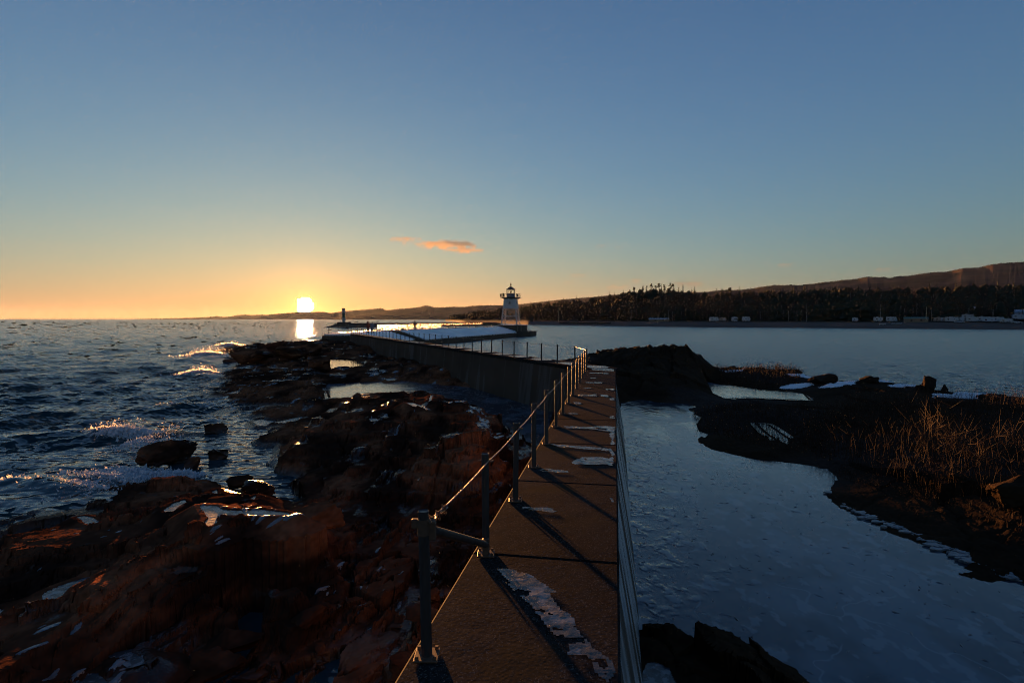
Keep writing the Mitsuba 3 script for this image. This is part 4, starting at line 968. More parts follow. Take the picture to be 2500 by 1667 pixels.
def ridge(name, pts, label, toe=0.72, rough=0.05, n=420, m=26, seed=1, material='hill_mat'):
    P = np.array(pts)
    t = np.linspace(0, 1, n) * (len(P) - 1)
    C = np.stack([np.interp(t, np.arange(len(P)), P[:, k]) for k in range(3)], 1)
    C[:, 2] = np.maximum(C[:, 2] * (1 + 2.2 * rough * smooth_noise1(t, seed, 2.5) * 0.6), -0.5)
    k = np.concatenate([np.linspace(toe, 1.0, m), np.linspace(1.03, 1.3, 8)])
    sh = np.where(k <= 1, ((k - toe) / (1 - toe)) ** 0.85, np.maximum(0, 1 - ((k - 1) / 0.3) ** 1.5))
    X, Y = C[None, :, 0] * k[:, None], C[None, :, 1] * k[:, None]
    r = np.hypot(X, Y)
    nz = meshkit.fbm(np.stack([X / (r * 0.03), Y / (r * 0.03), X * 0], -1), 5, seed) - 0.5
    Z = C[None, :, 2] * sh[:, None] * (1 + 0.28 * nz * (1 - sh[:, None] ** 3)) - 2.0 * (sh[:, None] < 0.02)
    return struct(name, sheet(X, Y, Z, np.ones((len(k) - 1, n - 1), bool)), material, True, label)


ridge('distant_hills', [(-10177.9, 15500, 9.22), (-9403.2, 15500, 21.38), (-8849.75, 15500, 35.75), (-8240.94, 15500, 54.54), (-8052.45, 15500, 76.64), (-7952.74, 15500, 84.38), (-7798.26, 15500, 65.59), (-7576.82, 15500, 76.64), (-7377.01, 15500, 115.32), (-7188.79, 15500, 126.36), (-7023.18, 15500, 109.79), (-6746.31, 15500, 131.89), (-6658.11, 15500, 115.32), (-6392.22, 15500, 142.94), (-5905.05, 15500, 181.6), (-5418.26, 15500, 198.16), (-5086.46, 15500, 203.68), (-4751.56, 15000, 165.2), (-4280.57, 15000, 175.89), (-3424.65, 15000, 154.51)], 'hazy headlands on the horizon below the sun', 0.80, 0.04, seed=2)
ridge('distant_hills', [(-4185.77, 11500, 29.4), (-3774.45, 11500, 103.19), (-3642.87, 11500, 127.78), (-3289.61, 11500, 168.75), (-2953, 11500, 194.96), (-2632.86, 11500, 221.17), (-2591.91, 11500, 213.8), (-2534.74, 11500, 185.13), (-2050.71, 11500, 193.32), (-1490.82, 11000, 177.29), (-941.65, 11000, 153.78)], 'long hazy ridge ending in a notch behind the beacon', 0.78, 0.04, seed=3)
ridge('wooded_ridge', [(-2669.82, 8600, 29.33), (-2331.59, 8400, 64.69), (-1918.73, 8200, 110.02), (-1609.14, 8000, 141.64), (-1390.76, 7800, 154.89), (-1224.93, 7600, 164.03), (-1133.78, 7500, 186.5), (-1065.96, 7400, 173.54), (-989.18, 7300, 153.58), (-723.35, 6900, 152.31), (-564.83, 6600, 143.08), (-344.85, 6200, 152.8), (-103.4, 5800, 141.18), (70.59, 5500, 145.87), (252.09, 5200, 160.38), (586.19, 4700, 182.2), (927.67, 4200, 193.18), (1250.33, 3900, 188.04), (1449.61, 3700, 191.79), (1540.96, 3600, 202.08), (1617.95, 3550, 211.94), (1687.28, 3500, 213.99), (1719.78, 3450, 206.11), (1769.67, 3400, 215.26), (1879.33, 3300, 227.8), (1967.79, 3200, 236.93), (2017.67, 3150, 236.66), (2036.47, 3100, 229.68), (2185.71, 3000, 247.95), (2314.29, 2900, 264.5), (2411.69, 2850, 276.16), (2488.37, 2800, 285.28), (2782.18, 2700, 305.82), (3356.88, 2700, 324.9)], 'long reddish wooded ridge rising to the right', 0.62, 0.05, n=700, m=34, seed=4)

# ---------------------------------------------------------------- near wooded shore
SH = np.array([(253.91, 192.1, 0), (244.4, 235.96, 0), (230.94, 258.67, 0), (200.15, 280.24, 0), (163.76, 305.73, 0), (108.08, 336.32, 0), (58.23, 407.7, 0), (13.72, 480.54, 0), (-72.05, 841.09, 0), (-144.11, 1223.48, 0)])[::-1]
CRP = [(1082, 782, 1620, 4), (1108, 772, 1420, 9), (1145, 761, 1240, 11), (1225, 750, 1000, 12), (1318, 738, 830, 12), (1425, 727, 700, 12), (1480, 720, 640, 11), (1513, 715, 610, 11), (1547, 706, 590, 12), (1586, 702, 580, 13), (1639, 703, 570, 12), (1672, 708, 565, 11), (1745, 714, 560, 12), (1800, 710, 550, 12), (1875, 707, 540, 12),
       (1957, 704, 530, 12), (2096, 699, 510, 12), (2194, 698, 500, 12), (2300, 696, 485, 12), (2433, 691, 470, 12), (2500, 693, 460, 12), (2700, 692, 450, 12), (3100, 692, 430, 12)]
CRP = np.array(CRP, float)
cr_q = (CRP[:, 0] - 1250) / 1400; cr_D = CRP[:, 2]; cr_z = EYE - (CRP[:, 1] - 779) / 1400 * CRP[:, 2] - CRP[:, 3]
sh_q = SH[:, 0] / SH[:, 1]; sh_D = SH[:, 1]


def shore_D(q):
    return np.interp(q, sh_q, sh_D)


def hill_z(q, D):
    s, c, z = shore_D(q), np.interp(q, cr_q, cr_D), np.interp(q, cr_q, cr_z)
    d = D - s
    flat = np.interp(d, [-6, 0, 9, 26, 62], [-1.2, 0.0, 1.3, 3.0, 3.7])
    t = np.clip((d - 62) / np.maximum(c - s - 62, 10), 0, 1.6)
    up = np.where(t < 1, sstep(0, 1, t) * 0.6 + 0.4 * t, 1 - 0.35 * (t - 1))
    return flat + (np.maximum(z, 4.2) - 3.7) * up + 0.5 * (fb2(q * D, D, 0.05, 0.05, 41) - 0.5) * (d > 5)


qs = np.linspace(sh_q[0] + 0.002, sh_q[-1], 300)
fr = np.array([-6, 0, 3, 6, 9, 14, 20, 26, 34, 44, 54, 62, 75, 92, 115, 140, 165, 190, 215, 240, 270, 310, 380, 500], float)
DD = shore_D(qs)[None] + np.where(fr[:, None] <= 62, fr[:, None], 62 + (fr[:, None] - 62) * np.maximum((np.interp(qs, cr_q, cr_D) - shore_D(qs) - 62) / 180, 0.2)[None])
QQ = np.broadcast_to(qs, DD.shape)
HZ = hill_z(QQ, DD)
bk = 7
struct('wooded_headland', sheet(QQ[bk:] * DD[bk:], DD[bk:], HZ[bk:], np.ones((len(fr) - bk - 1, len(qs) - 1), bool)), 'forest_floor_mat', True, 'dark forested headland across the harbour')
struct('beach', sheet(QQ[:bk + 1] * DD[:bk + 1], DD[:bk + 1], HZ[:bk + 1], np.ones((bk, len(qs) - 1), bool)), 'beach_mat', True, 'narrow pebble beach across the harbour')
fr_r = np.random.default_rng(77)


def conifer(h, w, r, n=5, tiers=7):
    v, f = [], []
    for k in range(tiers):
        z0 = h * (0.08 + 0.90 * k / tiers) ; z1 = min(h, z0 + h * 0.92 / tiers * 2.1)
        ra = w * (1 - k / tiers) ** 0.85 * r.uniform(0.65, 1.2) + 0.12
        ph = r.random() * 6.28; b = len(v)
        for j in range(n):
            a = ph + j * 2 * math.pi / n
            q = ra * r.uniform(0.45, 1.35)
            v.append((q * math.cos(a), q * math.sin(a), z0 - h * 0.03 * r.random()))
        v.append((r.normal(0, .05) * w, r.normal(0, .05) * w, z1))
        for j in range(n):
            f.append((b + j, b + (j + 1) % n, b + n))
    return np.array(v), np.array(f)


def pine_crown(h, w, r):
    out = []
    for _ in range(30):
        z = h * r.uniform(0.12, 0.97); ra = w * min(1.0, 1.5 * (1.02 - z / h)) * r.random() ** 0.5
        a = r.random() * 6.28; s = w * r.uniform(0.25, 0.5)
        out.append(trimesh.convex.convex_hull(np.array([ra * math.cos(a), ra * math.sin(a), z]) + r.uniform(-1, 1, (9, 3)) * [s, s, s * 0.55]))
    return cat(out)


def leafy_twigs(h, w, r, n=70):
    v, f = [], []
    for _ in range(n):
        t = r.uniform(0.25, 1.0); a = r.random() * 6.28
        ra = w * r.random() ** 0.6 * math.sin(math.pi * min(t * 0.85, 1)) ** 0.7
        c = np.array([ra * math.cos(a), ra * math.sin(a), h * t])
        d = np.array([math.cos(a) * .5, math.sin(a) * .5, 1.0]); d /= np.linalg.norm(d)
        L = h * r.uniform(0.08, 0.2); e = np.array([-math.sin(a + 1), math.cos(a + 1), 0.2]) * h * 0.006
        b = len(v); v += [c - e, c + e, c + d * L]; f += [(b, b + 1, b + 2)]
    return np.array(v), np.array(f)


protoC = [conifer(1.0, r_, fr_r, 5, 7) for r_ in (0.15, 0.18, 0.21, 0.14, 0.2, 0.17)]
protoB = [leafy_twigs(1.0, 0.22, fr_r, 46) for _ in range(5)]
con, bare, trunks, birch = [], [], [], []


def scatter_tree(bag, proto, x, y, z, h, w):
    v, f = proto
    a = fr_r.random() * 6.28; ca, sa = math.cos(a), math.sin(a)
    bag.append((np.stack([(v[:, 0] * ca - v[:, 1] * sa) * h * w + x, (v[:, 0] * sa + v[:, 1] * ca) * h * w + y, v[:, 2] * h + z], 1), f))


for _ in range(5200):
    q = fr_r.uniform(sh_q[0] + 0.01, 1.12)
    s, c = float(shore_D(q)), float(np.interp(q, cr_q, cr_D))
    D = s + 46 + (c + 12 - s - 46) * fr_r.random() ** 0.8
    z = float(hill_z(np.array(q), np.array(D)))
    k = fr_r.random()
    patch = float(fb2(np.array([q * 9.0]), np.array([D * 0.01]), 1, 1, 55)[0])
    if k < 0.30 + 0.9 * (patch - 0.35):
        scatter_tree(con, protoC[fr_r.integers(6)], q * D, D, z - 0.3, fr_r.uniform(5.5, 12.5), fr_r.uniform(0.9, 1.4))
    else:
        h = fr_r.uniform(6, 11)
        scatter_tree(bare, protoB[fr_r.integers(5)], q * D, D, z, h, fr_r.uniform(0.9, 1.3))
        b = beam((q * D, D, z), (q * D, D, z + h * 0.75), 0.22)
        (birch if fr_r.random() < 0.10 else trunks).append(b)
fkey = thing('forest', 'dense dark mixed forest covering the headland across the harbour', 'forest'); labels[fkey]['kind'] = 'stuff'
scene[fkey + '__001'] = mikit.ply(cat(con), 'conifer_mat')
scene[fkey + '__002'] = mikit.ply(cat(bare), 'bare_tree_mat')
scene[fkey + '__003'] = mikit.ply(cat(trunks), 'bark_mat')
scene[fkey + '__004'] = mikit.ply(cat(birch), 'birch_mat')

SKY_TREES = [('pine', 1547, 700, 2.6), ('pine', 1561, 704, 2.0), ('pine', 1569, 697, 2.6), ('pine', 1578, 696, 2.4), ('pine', 1589, 692, 3.4), ('pine', 1599, 693, 3.0), ('pine', 1608, 692, 3.2), ('pine', 1620, 694, 3.2), ('pine', 1634, 691, 3.6), ('pine', 1641, 693, 2.8), ('pine', 1762, 705, 2.6), ('pine', 1781, 701, 4.2), ('pine', 1772, 707, 2.6),
             ('spruce', 1488, 709, 1.6), ('spruce', 1500, 713, 1.4), ('spruce', 1522, 708, 1.6), ('spruce', 1537, 705, 1.6), ('spruce', 1614, 691, 1.2), ('spruce', 1644, 693, 1.3), ('spruce', 1666, 694, 1.4), ('spruce', 1656, 699, 1.3), ('spruce', 1688, 702, 1.3), ('spruce', 1694, 700, 1.4), ('spruce', 1748, 703, 1.6), ('spruce', 1803, 698, 1.2), ('spruce', 1830, 703, 1.4),
             ('spruce', 1851, 699, 1.5), ('spruce', 1882, 702, 1.4), ('spruce', 1903, 703, 1.5), ('spruce', 1936, 701, 1.7), ('spruce', 1962, 697, 1.8), ('spruce', 1985, 699, 1.6), ('spruce', 2040, 698, 1.5), ('spruce', 2093, 695, 1.8), ('spruce', 2121, 697, 1.5), ('spruce', 2182, 694, 1.5), ('spruce', 2266, 690, 1.7), ('spruce', 2330, 690, 1.6), ('spruce', 2372, 687, 1.6), ('spruce', 2432, 684, 1.7), ('spruce', 2471, 688, 1.7),
             ('spruce', 1407, 722, 1.6), ('spruce', 1376, 727, 1.5), ('spruce', 1340, 730, 1.7), ('spruce', 1296, 736, 1.7), ('spruce', 1262, 741, 1.8), ('spruce', 1218, 746, 1.9), ('spruce', 1188, 751, 1.9), ('spruce', 1166, 754, 1.9), ('spruce', 1144, 757, 2.0), ('spruce', 1108, 768, 2.2)]
for kind, u, v, w_ in SKY_TREES:
    q = (u - 1250) / 1400; D = float(np.interp(q, cr_q, cr_D)) - 4
    z = float(hill_z(np.array(q), np.array(D))); zt = EYE - (v - 779) / 1400 * D; h = max(zt - z, 6.0)
    if kind == 'pine':
        k = thing('pine_tree', 'broad dark pine standing above the forest on the round hilltop' if u < 1700 else ('bushy lone pine on the skyline saddle' if u == 1781 else ('small ragged pine just left of the lone pine on the skyline saddle' if u == 1772 else 'small ragged pine well left of the lone pine on the skyline saddle')), 'tree', 'pines on the hilltop skyline' if u < 1700 else None)
        cr = pine_crown(h, w_, fr_r)
    else:
        k = thing('spruce_tree', 'thin dark spruce spire standing out along the forest skyline', 'tree', 'spruces along the forest skyline')
        cr = conifer(h, w_, fr_r, 6, 12)
    part(k, 'crown', (cr[0] + [q * D, D, z], cr[1]), 'conifer_mat')
    part(k, 'trunk', beam((q * D, D, z - 0.5), (q * D, D, z + h * 0.7), 0.3), 'bark_mat')
for u, v, hgt, w_, lab in ((1716, 790, 13, 3.6, 'reddish bare tree with a wide crown left of the motorhome'), (1777, 790, 12, 3.2, 'dim bare tree behind the beach between two motorhomes'), (1702, 712, 8, 3.5, 'pale bare tree clump breaking the skyline right of the pines'), (1714, 713, 7, 3.5, 'second pale bare tree on the skyline, just right of the clump'), (2397, 760, 12, 3.0, 'tall bare tree on the slope above the campers')):
    q = (u - 1250) / 1400
    D = float(shore_D(q)) + 44 if v > 750 else float(np.interp(q, cr_q, cr_D)) - 3
    z = float(hill_z(np.array(q), np.array(D)))
    k = thing('bare_tree', lab, 'tree')
    tw = leafy_twigs(hgt, w_, fr_r, 420)
    br = [beam((q * D, D, z - 0.5), (q * D, D, z + hgt * 0.55), 0.35)]
    for _ in range(12):
        a = fr_r.random() * 6.28; t = fr_r.uniform(0.2, 0.5)
        br.append(beam((q * D, D, z + hgt * t), (q * D + math.cos(a) * w_ * 0.6, D + math.sin(a) * w_ * 0.6, z + hgt * (t + fr_r.uniform(0.2, 0.4))), 0.12))
    part(k, 'crown', (tw[0] + [q * D, D, z], tw[1]), 'bare_tree_mat')
    part(k, 'trunk', cat(br), 'bark_mat')
for u, h in ((1968, 11), (1540, 9), (2148, 10)):
    q = (u - 1250) / 1400; D = float(shore_D(q)) + 40; z = float(hill_z(np.array(q), np.array(D)))
    k = thing('birch_tree', {1968: 'single pale birch trunk at the forest edge right of the motorhomes', 1540: 'pale birch trunk above the breakwater shore', 2148: 'pale birch trunk behind the left campers'}[u], 'tree')
    part(k, 'trunk', tube([(q * D, D, z), (q * D + .2, D, z + h * .6), (q * D, D, z + h)], [0.2, 0.14, 0.05], 6), 'birch_mat', True)
    tw = leafy_twigs(h, 1.8, fr_r, 120)
    part(k, 'crown', (tw[0] + [q * D, D, z], tw[1]), 'bare_tree_mat')


def site(u, back):
    q = (u - 1250) / 1400; D = float(shore_D(q)) + back
    return np.array([q * D, D, float(hill_z(np.array(q), np.array(D)))])


def camper(u, back, L, H_, label, yaw=0.0, m='camper_white_mat', name='camper', cab=False, lift=0.0):
    c = site(u, back) + [0, 0, lift]
    k = thing(name, label, 'camper')
    ang = -math.atan2(c[0], c[1]) + yaw
    W_ = 2.4; L *= 0.84; H_ *= 0.9
    put = lambda g: spun(g, ang, c)
    if cab:   # motorhome: body with an overcab and a nose
        part(k, 'body', put(hull([(x, y, z) for y in (-W_ / 2, W_ / 2) for x, z in ((-L / 2, 0.6), (L / 2 - 1.6, 0.6), (L / 2 - 1.6, H_), (-L / 2, H_), (-L / 2 - .05, 1.5))])), m)
        part(k, 'overcab', put(hull([(x, y, z) for y in (-W_ / 2, W_ / 2) for x, z in ((L / 2 - 1.6, 2.1), (L / 2 - .3, 2.2), (L / 2 - .5, H_ - .1), (L / 2 - 1.6, H_))])), m)
        part(k, 'cab', put(hull([(x, y, z) for y in (-1.0, 1.0) for x, z in ((L / 2 - 1.6, 0.6), (L / 2, 0.6), (L / 2, 1.35), (L / 2 - .7, 2.1), (L / 2 - 1.6, 2.1))])), m)
        part(k, 'windscreen', put(hull([(x, y, z) for y in (-.85, .85) for x, z in ((L / 2 + .01, 1.4), (L / 2 - .64, 2.05), (L / 2 - .1, 1.36))])), 'glass_dark_mat')
    else:
        part(k, 'body', put(hull([(x, y, z) for y in (-W_ / 2, W_ / 2) for x, z in ((-L / 2, 0.65), (L / 2 - .5, 0.6), (L / 2, 1.3), (L / 2 - .35, H_), (-L / 2 + .1, H_))])), m)
        part(k, 'drawbar', put(beam((L / 2 - .3, 0, .62), (L / 2 + .9, 0, .62), .1)), 'tyre_mat')
    n = max(2, int(L / 2.1))
    for i in range(n):
        x = -L / 2 + L * (i + 0.6) / (n + 0.4)
        part(k, 'window', put(box((x, -W_ / 2 - 0.01, H_ * 0.62), (0.75, 0.06, 0.62), 0.01)), 'glass_dark_mat')
    part(k, 'door', put(box((L * 0.12, -W_ / 2 - 0.01, 1.55), (0.66, 0.07, 1.8), 0.01)), 'camper_blue_mat')
    part(k, 'roof_unit', put(box((-L * 0.1, 0, H_ + 0.12), (0.9, 0.8, 0.26), 0.04)), m)
    for x in (-L * 0.16, -L * 0.16 - 0.85) if not cab else (-L * 0.28, L / 2 - .8):
        part(k, 'wheel', put((lambda t: (t[0][:, [0, 2, 1]] * [1, -1, 1] + [x, -W_ / 2 + 0.16, 0.34], t[1]))(tube([(0, 0, -0.12), (0, 0, 0.12)], 0.34, 10))), 'tyre_mat', 40)
    return k


camper(1743, 34, 6.8, 3.2, 'white motorhome with an overcab right of the reddish bare tree', 0.1, cab=True)
camper(1764, 36, 4.5, 2.8, 'small dark camper between the bare tree and white motorhome', 0.3, 'camper_tan_mat')
camper(1793, 33, 6.0, 3.2, 'white motorhome seen nose on behind the beach', -1.3, cab=True)
camper(1821, 34, 5.4, 3.4, 'white camper trailer turned half away, right of the nose-on motorhome', 0.8)
camper(2087, 36, 3.4, 2.6, 'tiny pale camper alone at the forest edge', 0.2, 'camper_blue_mat')
camper(2143, 36, 5.0, 3.0, 'white camper trailer left of the roofed shelter', 0.3)
camper(2176, 37, 5.8, 3.1, 'white camper behind the beached boat', -0.3, cab=True)
camper(2294, 35, 6.6, 2.8, 'tan camper at the left end of the campground row', 0.1, 'camper_tan_mat')
camper(2323, 31, 6.8, 3.2, 'white trailer second from the left in the campground row', -0.1)
camper(2362, 50, 6.6, 3.1, 'white camper parked higher up behind the row', 0.1, lift=1.2)
camper(2352, 34, 3.4, 3.0, 'narrow white camper end beside the long trailer', 0.9)
camper(2373, 33, 6.2, 3.1, 'long white trailer in the middle of the campground row', 0.05)
camper(2398, 35, 5.6, 3.2, 'white camper right of the middle trailer', -0.05)
camper(2416, 34, 4.6, 3.0, 'white camper half hidden by the grey blue trailer', 0.15)
camper(2414, 26, 6.0, 2.6, 'grey blue box trailer in front of the row', 0.0, 'camper_blue_mat')
camper(2437, 30, 5.2, 3.0, 'white camper right of the grey blue trailer', -0.2)
camper(2456, 24, 6.2, 2.3, 'low white camper van near the beach at the right end', 0.1, cab=True)
camper(2484, 48, 6.0, 3.2, 'pale camper at the far right under the trees', 0.2, 'camper_blue_mat', lift=1.0)


def car(u, back, label, m='camper_white_mat'):
    c = site(u, back); k = thing('parked_car', label, 'car'); ang = -math.atan2(c[0], c[1]) + 0.1
    put = lambda g: spun(g, ang, c)
    part(k, 'body', put(hull([(x, y, z) for y in (-.85, .85) for x, z in ((-2.1, .35), (2.1, .35), (2.1, .75), (1.1, .9), (-2.1, .95))])), m)
    part(k, 'cabin', put(hull([(x, y * s_, z) for y in (-1, 1) for x, z, s_ in ((-1.9, .93, .8), (.9, .93, .8), (.3, 1.45, .65), (-1.5, 1.45, .65))])), 'glass_dark_mat')
    for x in (-1.3, 1.3):
        part(k, 'wheel', put((lambda t: (t[0][:, [0, 2, 1]] * [1, -1, 1] + [x, -.8, .33], t[1]))(tube([(0, 0, -.1), (0, 0, .1)], .33, 10))), 'tyre_mat', 40)


car(2481, 22, 'pale car parked at the far right end of the campground')
car(2342, 24, 'dim car parked below the white trailers', 'camper_blue_mat')


def boat(u, back, L, label):
    c = site(u, back); k = thing('beached_boat', label, 'boat'); ang = -math.atan2(c[0], c[1]) + 0.15
    part(k, 'hull', spun(hull([(-L / 2, -.5, .5), (-L / 2, .5, .5), (-L / 2, -.3, 0), (-L / 2, .3, 0), (L / 2, 0, .75), (L * .3, -.55, .6), (L * .3, .55, .6), (L * .35, 0, 0)]), ang, c), 'camper_white_mat')
    part(k, 'seat', spun(box((0, 0, .62), (0.4, 1.0, .06)), ang, c), 'siding_mat')


boat(2155, 14, 3.4, 'small pale boat lying on the beach left of the larger one')
boat(2189, 16, 5.0, 'larger white boat drawn up on the beach')


def house(u, back, w_, d_, hw, hr, label, wallm, roofm, name='house', lift=0.0, yaw=0.1, nwin=2):
    c = site(u, back) + [0, 0, lift]; k = thing(name, label, name.split('_')[-1]); ang = -math.atan2(c[0], c[1]) + yaw
    put = lambda g: spun(g, ang, c)
    part(k, 'wall', put(box((0, 0, hw / 2 - 0.3), (w_, d_, hw + 0.6))), wallm)
    part(k, 'roof', put(hull([(x, y, hw) for x in (-w_ / 2 - .3, w_ / 2 + .3) for y in (-d_ / 2 - .3, d_ / 2 + .3)] + [(-w_ / 2 - .3, 0, hw + hr), (w_ / 2 + .3, 0, hw + hr)])), roofm)
    for i in range(nwin):
        part(k, 'window', put(box((-w_ / 2 + w_ * (i + .7) / (nwin + .4), -d_ / 2 - .02, hw * .58), (0.9, 0.08, 1.1), .01)), 'glass_dark_mat')
    part(k, 'door', put(box((w_ * .42, -d_ / 2 - .02, 1.0), (0.9, 0.1, 2.0), .01)), 'siding_mat')


house(2235, 30, 10.5, 5, 1.9, 0.9, 'long low shelter with a green roof behind the beach', 'siding_mat', 'green_roof_mat', 'picnic_shelter')
house(2381, 78, 4.2, 5, 3.0, 1.3, 'pale house among the trees high above the campers', 'camper_blue_mat', 'camper_blue_mat', lift=3.2)
house(2412, 88, 3.2, 4, 2.2, 1.0, 'small pale gable right of the house on the wooded slope', 'camper_blue_mat', 'siding_mat', lift=3.2)
house(2492, 62, 5.5, 5, 3.4, 1.5, 'dim house at the right edge behind the campground', 'camper_blue_mat', 'camper_blue_mat', lift=1.6)
house(1608, 36, 13, 5, 1.5, 0.7, 'long low dark building behind the seawall left of the motorhomes', 'siding_mat', 'camper_blue_mat', 'boat_shed')
house(1299, 30, 3.6, 3.4, 5.2, 0.15, 'dark square harbour building just right of the lighthouse', 'bark_mat', 'bark_mat', 'harbour_building', yaw=-0.06)


def pole(u, back, h, label, r=0.14, arm=False):
    c = site(u, back); k = thing('pole', label, 'pole')
    part(k, 'shaft', tube([c, c + [0, 0, h]], r, 7), 'pole_mat', True)
    part(k, 'cap', box(c + [0, 0, h + .06], (r * 2.6, r * 2.6, .14), .02), 'pole_mat')
    if arm:
        part(k, 'crossarm', beam(c + [-1.1, 0, h - .6], c + [1.1, 0, h - .6], .14), 'bark_mat')


pole(1364, 20, 10.5, 'tall yellowish pole catching the last sun right of the lighthouse', 0.17)
pole(1344, 22, 4.0, 'short thin pole left of the tall yellowish one', 0.09)
pole(1606, 12, 5.2, 'pale post on the seawall before the low dark building', 0.12)
pole(2260, 28, 8.0, 'utility pole beside the green roofed shelter', 0.13, True)
pole(1623, 30, 5.5, 'thin white mast above the low dark building', 0.09)
sw = []
for i in range(9):
    u0, u1 = 1365 + i * 14, 1365 + (i + 1) * 14
    a, b = site(u0, 11), site(u1, 11)
    sw.append(hull([p + [0, dy, dz] for p in (a * [1, 1, 0] + [0, 0, 1.2], b * [1, 1, 0] + [0, 0, 1.2]) for dy in (-.5, .5) for dz in (-1.0, 1.25)]))
k = thing('shore_wall', 'low grey retaining wall along the beach right of the lighthouse', 'wall')
for w_ in sw:
    part(k, 'panel', w_, 'concrete_mat')

# ---------------------------------------------------------------- people
def limb(chain):
    return [manifold3d.Manifold.batch_hull([manifold3d.Manifold.sphere(r, 12).translate(tuple(map(float, p))) for p, r in (chain[i], chain[i + 1])]) for i in range(len(chain) - 1)]


def fuse(parts, taubin=8, edge=0.03):
    m = parts[0]
    for q in parts[1:]:
        m = m + q
    m = m.refine_to_length(edge).to_mesh()
    t = trimesh.Trimesh(m.vert_properties[:, :3], m.tri_verts, process=True)
    trimesh.smoothing.filter_taubin(t, iterations=taubin)
    return np.array(t.vertices), np.array(t.faces)


def person(at, yaw, height, label, jacket, stride, arms, hood=False, hairc='hair_mat', lean=0.0):
    k = thing('person', label, 'person')
    s = height / 1.75
    hip, sh, nk = 0.92, 1.42, 1.52
    J = {}
    for sd, d in ((-1, stride), (1, -stride)):
        J[sd] = dict(hip=(0.09 * sd, 0, hip), knee=(0.10 * sd, 0.5 * d + 0.03, 0.49), ank=(0.10 * sd, d, 0.09), toe=(0.13 * sd, d + 0.17, 0.05),
                     sh=(0.19 * sd, lean, sh - .03), el=(0.19 * sd + arms[0] * sd, lean + arms[1], 1.14), wr=(0.19 * sd + arms[2] * sd, lean + arms[3], 0.90))
    body, jk, tr_ = [], [], []
    for sd in (-1, 1):
        j = J[sd]
        legs = [(j['hip'], .085), (j['knee'], .06), (j['ank'], .042)]
        body += limb(legs) + limb([(j['ank'], .045), (j['toe'], .035)])
        tr_ += limb([(p, r + .018) for p, r in legs])
        am = [(j['sh'], .058), (j['el'], .044), (j['wr'], .032)]
        body += limb(am); jk += limb([(p, r + .028) for p, r in am])
        w = np.array(j['wr']); d = w - np.array(j['el']); d /= np.linalg.norm(d)
        palm = w + d * .07
        body += limb([(w, .03), (palm, .034)])
        side_ = np.cross(d, [0, 1.0, 0.1]); side_ /= np.linalg.norm(side_)
        for i, L in enumerate((.070, .080, .076, .060)):
            b = palm + side_ * (i - 1.5) * .019
            body += limb([(b, .009), (b + d * L * .55 + np.array([0, .012, 0]), .0085), (b + d * L + np.array([0, .035, 0]), .007)])
        body += limb([(w + d * .02 + side_ * .03, .011), (w + d * .05 + side_ * .055 + np.array([0, .02, 0]), .009)])
    tor = [((0, 0, hip + .02), .125), ((0, lean * .5, 1.15), .125), ((0, lean, sh - .06), .135)]
    body += limb(tor) + limb([((-.12, lean, sh - .05), .075), ((.12, lean, sh - .05), .075)]) + limb([((0, lean, sh), .065), ((0, lean + .015, nk + .02), .055)])
    jk += limb([((0, 0, hip - .08), .175), ((0, lean * .5, 1.15), .165), ((0, lean, sh - .08), .165)]) + limb([((-.13, lean, sh - .06), .095), ((.13, lean, sh - .06), .095)]) + limb([((0, lean, sh - .02), .09), ((0, lean, nk - .01), .075)])
    hd = np.array([0, lean + .03, 1.635])
    body += limb([(hd + [0, 0, .02], .092), (hd + [0, .02, -.06], .066)]) + limb([(hd + [0, .092, .0], .016), (hd + [0, .108, -.025], .014)])
    for sd in (-1, 1):
        body += limb([(hd + [.09 * sd, 0, .0], .018), (hd + [.092 * sd, -.005, -.035], .014)])
    put = lambda g: spun((g[0] * s, g[1]), yaw, at)
    part(k, 'body', put(fuse(body)), 'skin_mat', True)
    part(k, 'jacket', put(fuse(jk, 6, .04)), jacket, True)
    part(k, 'trousers', put(fuse(tr_, 6, .04)), 'trouser_mat', True)
    boots = sum([limb([(np.array(J[sd]['ank']) + [0, -.03, -.02], .06), (np.array(J[sd]['toe']) + [0, .03, 0], .05)]) for sd in (-1, 1)], [])
    part(k, 'boots', put(fuse(boots, 4, .04)), 'tyre_mat', True)
    cap_ = limb([(hd + [0, -.015, .045], .103), (hd + [0, -.035, -.03], .09)]) + (limb([(hd + [0, -.05, .02], .12), (hd + [0, -.05, -.1], .12)]) if hood else [])
    part(k, 'hood' if hood else 'hair', put(fuse(cap_, 4, .04)), jacket if hood else hairc, True)
    eyes = [trimesh.creation.icosphere(1, 0.012) for _ in (0, 1)]
    for e, sd in zip(eyes, (-1, 1)):
        e.apply_translation(hd + [.034 * sd, .088, .022])
    part(k, 'eyes', put(cat(eyes)), 'glass_dark_mat', True)
    return k


person(np.array([-21.9, 87.2, 2.665]), -0.5, 1.80, 'person in long reddish hooded coat, left one of the pair on the wall', 'jacket_red_mat', 0.06, (.05, .06, -.02, .16), hood=True)
person(np.array([-21.1, 86.6, 2.665]), 0.4, 1.74, 'person in a grey jacket, right one of the pair on the wall', 'jacket_grey_mat', 0.14, (.08, -.02, .06, .12))
person(np.array([-19.2, 113.4, 2.712]), 0.1, 1.80, 'lone person in a dark jacket walking away along the breakwater', 'jacket_dark_mat', 0.12, (.12, -.05, .04, .08), lean=0.06)


